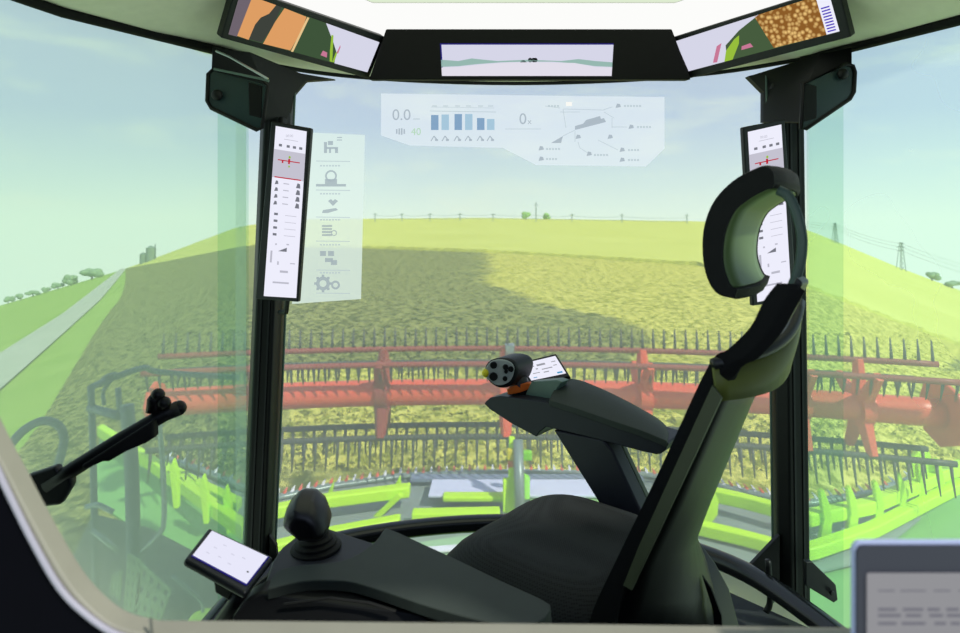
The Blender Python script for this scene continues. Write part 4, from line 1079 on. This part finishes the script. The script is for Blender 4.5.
# lever
bz = PZ(316, 548, zc-.02)
mb = MB()
mb.lathe(bz, [(.046, -.002), (.046, .004), (.038, .007), (.039, .012), (.031, .015), (.032, .02), (.025, .023), (.024, .03), (.015, .035), (.013, .06)], (-.05, 0, 1), 24); obj('lever_boot', mb, blackrub, con, bevel=.001, seg=1)
hd = P(308, 513, 1.12)
mb = MB(); 
pr_ = [(-.040, -.004), (-.034, .016), (-.018, .031), (.010, .029), (.030, .012), (.041, -.016), (.034, -.029), (-.008, -.031)]
rings = []
for dy, s in ((-.04, .55), (-.03, .88), (-.01, 1), (.015, .96), (.032, .75), (.04, .4)):
    rings.append([hd+Vector((x*s, dy, z*s+dy*.25)) for x, z in pr_])
n = 8; vs = [v for r_ in rings for v in r_]
mb.add(vs, [[i*n+j, i*n+(j+1) % n, (i+1)*n+(j+1) % n, (i+1)*n+j] for i in range(len(rings)-1) for j in range(n)]+[list(range(n))[::-1], [(len(rings)-1)*n+j for j in range(n)]])
obj('lever_knob', mb, M('glossy_black_knob', (10, 10, 14), .38, spec=.5), con, bevel=.010)
# touchscreen
C = flat4([P(209, 527, 1.13), P(274, 557, 1.10), P(246, 593, 1.0), P(184, 559, 1.03)])
S = Screen(*C); mb = MB(); mb.prism(C, -S.n*.013); tab = obj('touch_screen', mb, black2, con, bevel=.005)
S2 = Screen(S.at(.07, .93, .001), S.at(.93, .93, .001), S.at(.93, .16, .001), S.at(.07, .16, .001))
mb = MB(); mb.poly([S2.TL, S2.TR, S2.BR, S2.BL]); obj('screen', mb, E('screen_cool_white', (232, 232, 250)), tab)
mb = MB(); S.quad(mb, .06, .12, .94, .16, .001); S.quad(mb, .93, .14, .95, .94, .001); obj('screen_edge', mb, s_blue, tab)
mb = MB(); S2.disc(mb, .9, .3, .002, h=.001); obj('screen_dot', mb, s_dark, tab)
mb = MB()
for u, v in ((.2, .5), (.3, .7), (.35, .3), (.5, .55), (.55, .25), (.68, .6), (.15, .25)): S2.quad(mb, u, v, u+.06, v+.03, .001)
obj('screen_marks', mb, E('screen_faint', (208, 208, 226)), tab)
mb = MB(); mb.prism([P(213, 578, 1.06), P(236, 588, 1.05), P(228, 601, 1.05), P(215, 593, 1.06)], (0, .03, 0)); obj('screen_mount', mb, black, con, bevel=.003)
mb = MB(); mb.tube([P(246, 592, 1.05), P(236, 604, 1.05), P(214, 634, 1.05)], .014, 8); obj('screen_stem', mb, black, con, smooth=True)

# ------------------------------------------------------------------ black arm on the left
la = thing('window_lever', P(35, 490, 1.1), 'black straight lever with clamp tip in front of the left side window', 'lever')
mb = MB(); mb.tube([P(48, 486, 1.1), P(72, 470, 1.1), P(120, 440, 1.13), P(165, 414, 1.16), P(179, 408, 1.17)], [.014, .013, .013, .013, .014], 12); mb.ball(P(179, 408, 1.17), .0135); obj('arm', mb, black, la, smooth=True)
mb = MB(); mb.prism([P(80, 466, 1.09), P(153, 420, 1.13), P(154, 438, 1.13), P(144, 444, 1.12), P(125, 452, 1.11), P(108, 462, 1.10), P(102, 462, 1.10), P(84, 470, 1.09)], (0, .02, 0)); obj('lower_grip', mb, blackrub, la, bevel=.004)
mb = MB(); mb.prism([P(x, y, 1.09) for x, y in ((34, 473), (55, 466), (59, 474), (70, 476), (71, 486), (59, 506), (40, 508), (24, 476))], (0, .02, 0)); obj('mount', mb, black2, la, bevel=.006)
mb = MB(); mb.tube([P(153, 412, 1.15), P(154, 400, 1.15), P(158, 394, 1.15)], [.012, .012, .01], 10); mb.ball(P(158, 395, 1.15), .012); mb.ball(P(164, 403, 1.15), .012); obj('clamp', mb, black, la, smooth=True)

# ------------------------------------------------------------------ rear window frame the camera looks through
D = .52
inn = crv([(-60, 290), (0, 414), (28, 468), (52, 514), (82, 566), (106, 594), (130, 611), (160, 619)])+[Vector((300, 620)), Vector((600, 623)), Vector((960, 628)), Vector((1200, 631))]
outl = crv([(-100, 300), (-18, 440), (8, 492), (32, 540), (60, 588), (88, 616), (116, 634), (150, 644)])+[Vector((300, 645)), Vector((600, 648)), Vector((960, 653)), Vector((1200, 656))]
mb = MB(); A2 = [P(p.x, p.y, D) for p in inn]; A = [p-Vector((0, .02, 0)) for p in A2]; B = [P(p.x, p.y, D-.02) for p in outl]; B2 = [p+Vector((0, .02, 0)) for p in B]
mb.strip(A, B); mb.strip(A2, A); mb.strip(B, B2); mb.strip(B2, A2)
obj('trim_4', mb, beige, kind='structure', bevel=.004)
mb = MB(); mb.tube([P(p.x, p.y, D-.022) for p in outl], .0025, 6); obj('trim_5', mb, M('pale_lilac_edge', (150, 146, 158), .5), kind='structure', smooth=True)
mb = MB(); mb.prism([P(149, 619, D-.0215), P(151, 619, D-.0215), P(153, 644, D-.0215), P(150, 644, D-.0215)], (0, .002, 0)); obj('trim_6', mb, M('frame_joint', (96, 96, 88), .6), kind='structure')
mb = MB(); B = [P(p.x, p.y, D-.02) for p in outl]; C2 = [P(-400, 300, D+.002)]*3
n = len(B); far_ = [Vector((lerp(-.75, .6, i/(n-1)) if i > 10 else -.75, D+.002, -.4+(.0 if i > 10 else (10-i)*.15))) for i in range(n)]
mb.strip(B, far_); 
mb.box((-1.6, .50, 1.5), (1.8, .54, 2.1)); mb.box((-1.6, .50, -.4), (-.75, .54, 1.5)); mb.box((.56, .50, -.4), (1.8, .54, 1.5))  # unseen upper and side panels, added to keep light out of the cab
mb.prism([(-.75, .50, 1.5), (-.56, .50, 1.5), (-.75, .50, 1.0)], (0, .04, 0))
obj('wall_rear', mb, navy, kind='structure')

# ------------------------------------------------------------------ foreground monitor, lower right
fm_ = thing('desk_monitor', P(980, 760, .5), 'blurred foreground monitor with pale rim and grey screen at the lower right corner', 'monitor')
D = .45
def rr(x0, y0, x1, y1, r, D):
    p = []
    for cx, cy, a0 in ((x0+r, y0+r, 180), (x1-r, y0+r, 270), (x1-r, y1-r, 0), (x0+r, y1-r, 90)):
        for q in range(5): a = math.radians(a0+q*22.5); p.append(P(cx+r*math.cos(a), cy+r*math.sin(a), D))
    return p
mb = MB(); mb.prism(rr(854, 542, 1110, 740, 9, D), (0, .004, 0)); mb.prism(rr(880, 570, 1090, 720, 9, D+.004), (0, .015, 0)); obj('rim', mb, M('pale_blue_rim', (168, 176, 210), .4), fm_)
mb = MB(); mb.prism(rr(857, 546, 1106, 736, 7, D-.002), (0, .004, 0)); obj('bezel', mb, M('dark_bezel', (34, 34, 50), .5), fm_)
mb = MB(); mb.prism(rr(868, 574, 1095, 726, 2, D-.0035), (0, .003, 0)); msc = obj('screen', mb, E('monitor_grey', (146, 146, 150)), fm_)
mb = MB()
for y, w in ((608, 3), (614, 3), (590, 1.5), (622, 3)):
    x = 878
    while x < 1060:
        l = random.uniform(8, 26)
        mb.poly([P(x, y, D-.004), P(x+l, y, D-.004), P(x+l, y+w, D-.004), P(x, y+w, D-.004)]); x += l+random.uniform(3, 9)
obj('text_lines', mb, E('monitor_text', (112, 112, 122)), msc)
mb = MB(); mb.box(P(975, 740, D)+Vector((-.015, .006, -.02)), P(985, 700, D)+Vector((.015, .012, 0))); mb.box((.36, .455, .80), (.39, .512, .83)); obj('bracket', mb, black, fm_, bevel=.002)

# ------------------------------------------------------------------ sky
w = bpy.data.worlds.new('sky'); scene.world = w; w.use_nodes = True
nt = w.node_tree; nt.nodes.clear()
out = nt.nodes.new('ShaderNodeOutputWorld'); bg = nt.nodes.new('ShaderNodeBackground')
tc = nt.nodes.new('ShaderNodeTexCoord'); sp = nt.nodes.new('ShaderNodeSeparateXYZ'); nt.links.new(tc.outputs['Generated'], sp.inputs[0])
r = nt.nodes.new('ShaderNodeValToRGB'); nt.links.new(sp.outputs['Z'], r.inputs[0])
cr = r.color_ramp; cr.elements[0].position = 0; cr.elements[0].color = lin((222, 240, 226))
cr.elements[1].position = 1; cr.elements[1].color = lin((150, 172, 206))
for p, c in ((.06, (204, 224, 226)), (.14, (180, 198, 224)), (.25, (178, 192, 222))):
    e = cr.elements.new(p); e.color = lin(c)
mp = nt.nodes.new('ShaderNodeMapping'); mp.inputs['Scale'].default_value = (1.5, 1.5, 6); nt.links.new(tc.outputs['Generated'], mp.inputs[0])
n = nt.nodes.new('ShaderNodeTexNoise'); n.inputs['Scale'].default_value = 3.2; n.inputs['Detail'].default_value = 6; n.inputs['Roughness'].default_value = .6; nt.links.new(mp.outputs[0], n.inputs['Vector'])
r2 = nt.nodes.new('ShaderNodeValToRGB'); r2.color_ramp.elements[0].position = .52; r2.color_ramp.elements[0].color = (0, 0, 0, 1); r2.color_ramp.elements[1].position = .78; r2.color_ramp.elements[1].color = (.75, .75, .75, 1)
nt.links.new(n.outputs['Fac'], r2.inputs[0])
mx = nt.nodes.new('ShaderNodeMix'); mx.data_type = 'RGBA'; nt.links.new(r2.outputs[0], mx.inputs['Factor']); nt.links.new(r.outputs[0], mx.inputs[6]); mx.inputs[7].default_value = lin((226, 238, 222))
nt.links.new(mx.outputs[2], bg.inputs[0]); nt.links.new(bg.outputs[0], out.inputs[0]); bg.inputs[1].default_value = 1.26
sun = bpy.data.lights.new('sun', 'SUN'); sun.energy = 3.7; sun.angle = math.radians(3); sun.color = (1, .97, .88)
so = bpy.data.objects.new('sun', sun); COL.objects.link(so); so.location = (5, -8, 12)
so.rotation_euler = Vector((-.55, .45, -.75)).to_track_quat('-Z', 'Y').to_euler()

# ------------------------------------------------------------------ camera
cam = bpy.data.cameras.new('camera'); co = bpy.data.objects.new('camera', cam); COL.objects.link(co)
co.location = (0, 0, EZ); co.rotation_euler = (math.radians(90), 0, 0)
cam.sensor_width = 36; cam.lens = 24; cam.shift_y = -(316.5-EY)/960; cam.clip_start = .02; cam.clip_end = 1000
cam.dof.use_dof = True; cam.dof.focus_distance = 2.0; cam.dof.aperture_fstop = 5.6
scene.camera = co
scene.view_settings.view_transform = 'Standard'; scene.view_settings.look = 'None'; scene.view_settings.exposure = 0; scene.view_settings.gamma = 1
scene.view_settings.use_curve_mapping = False
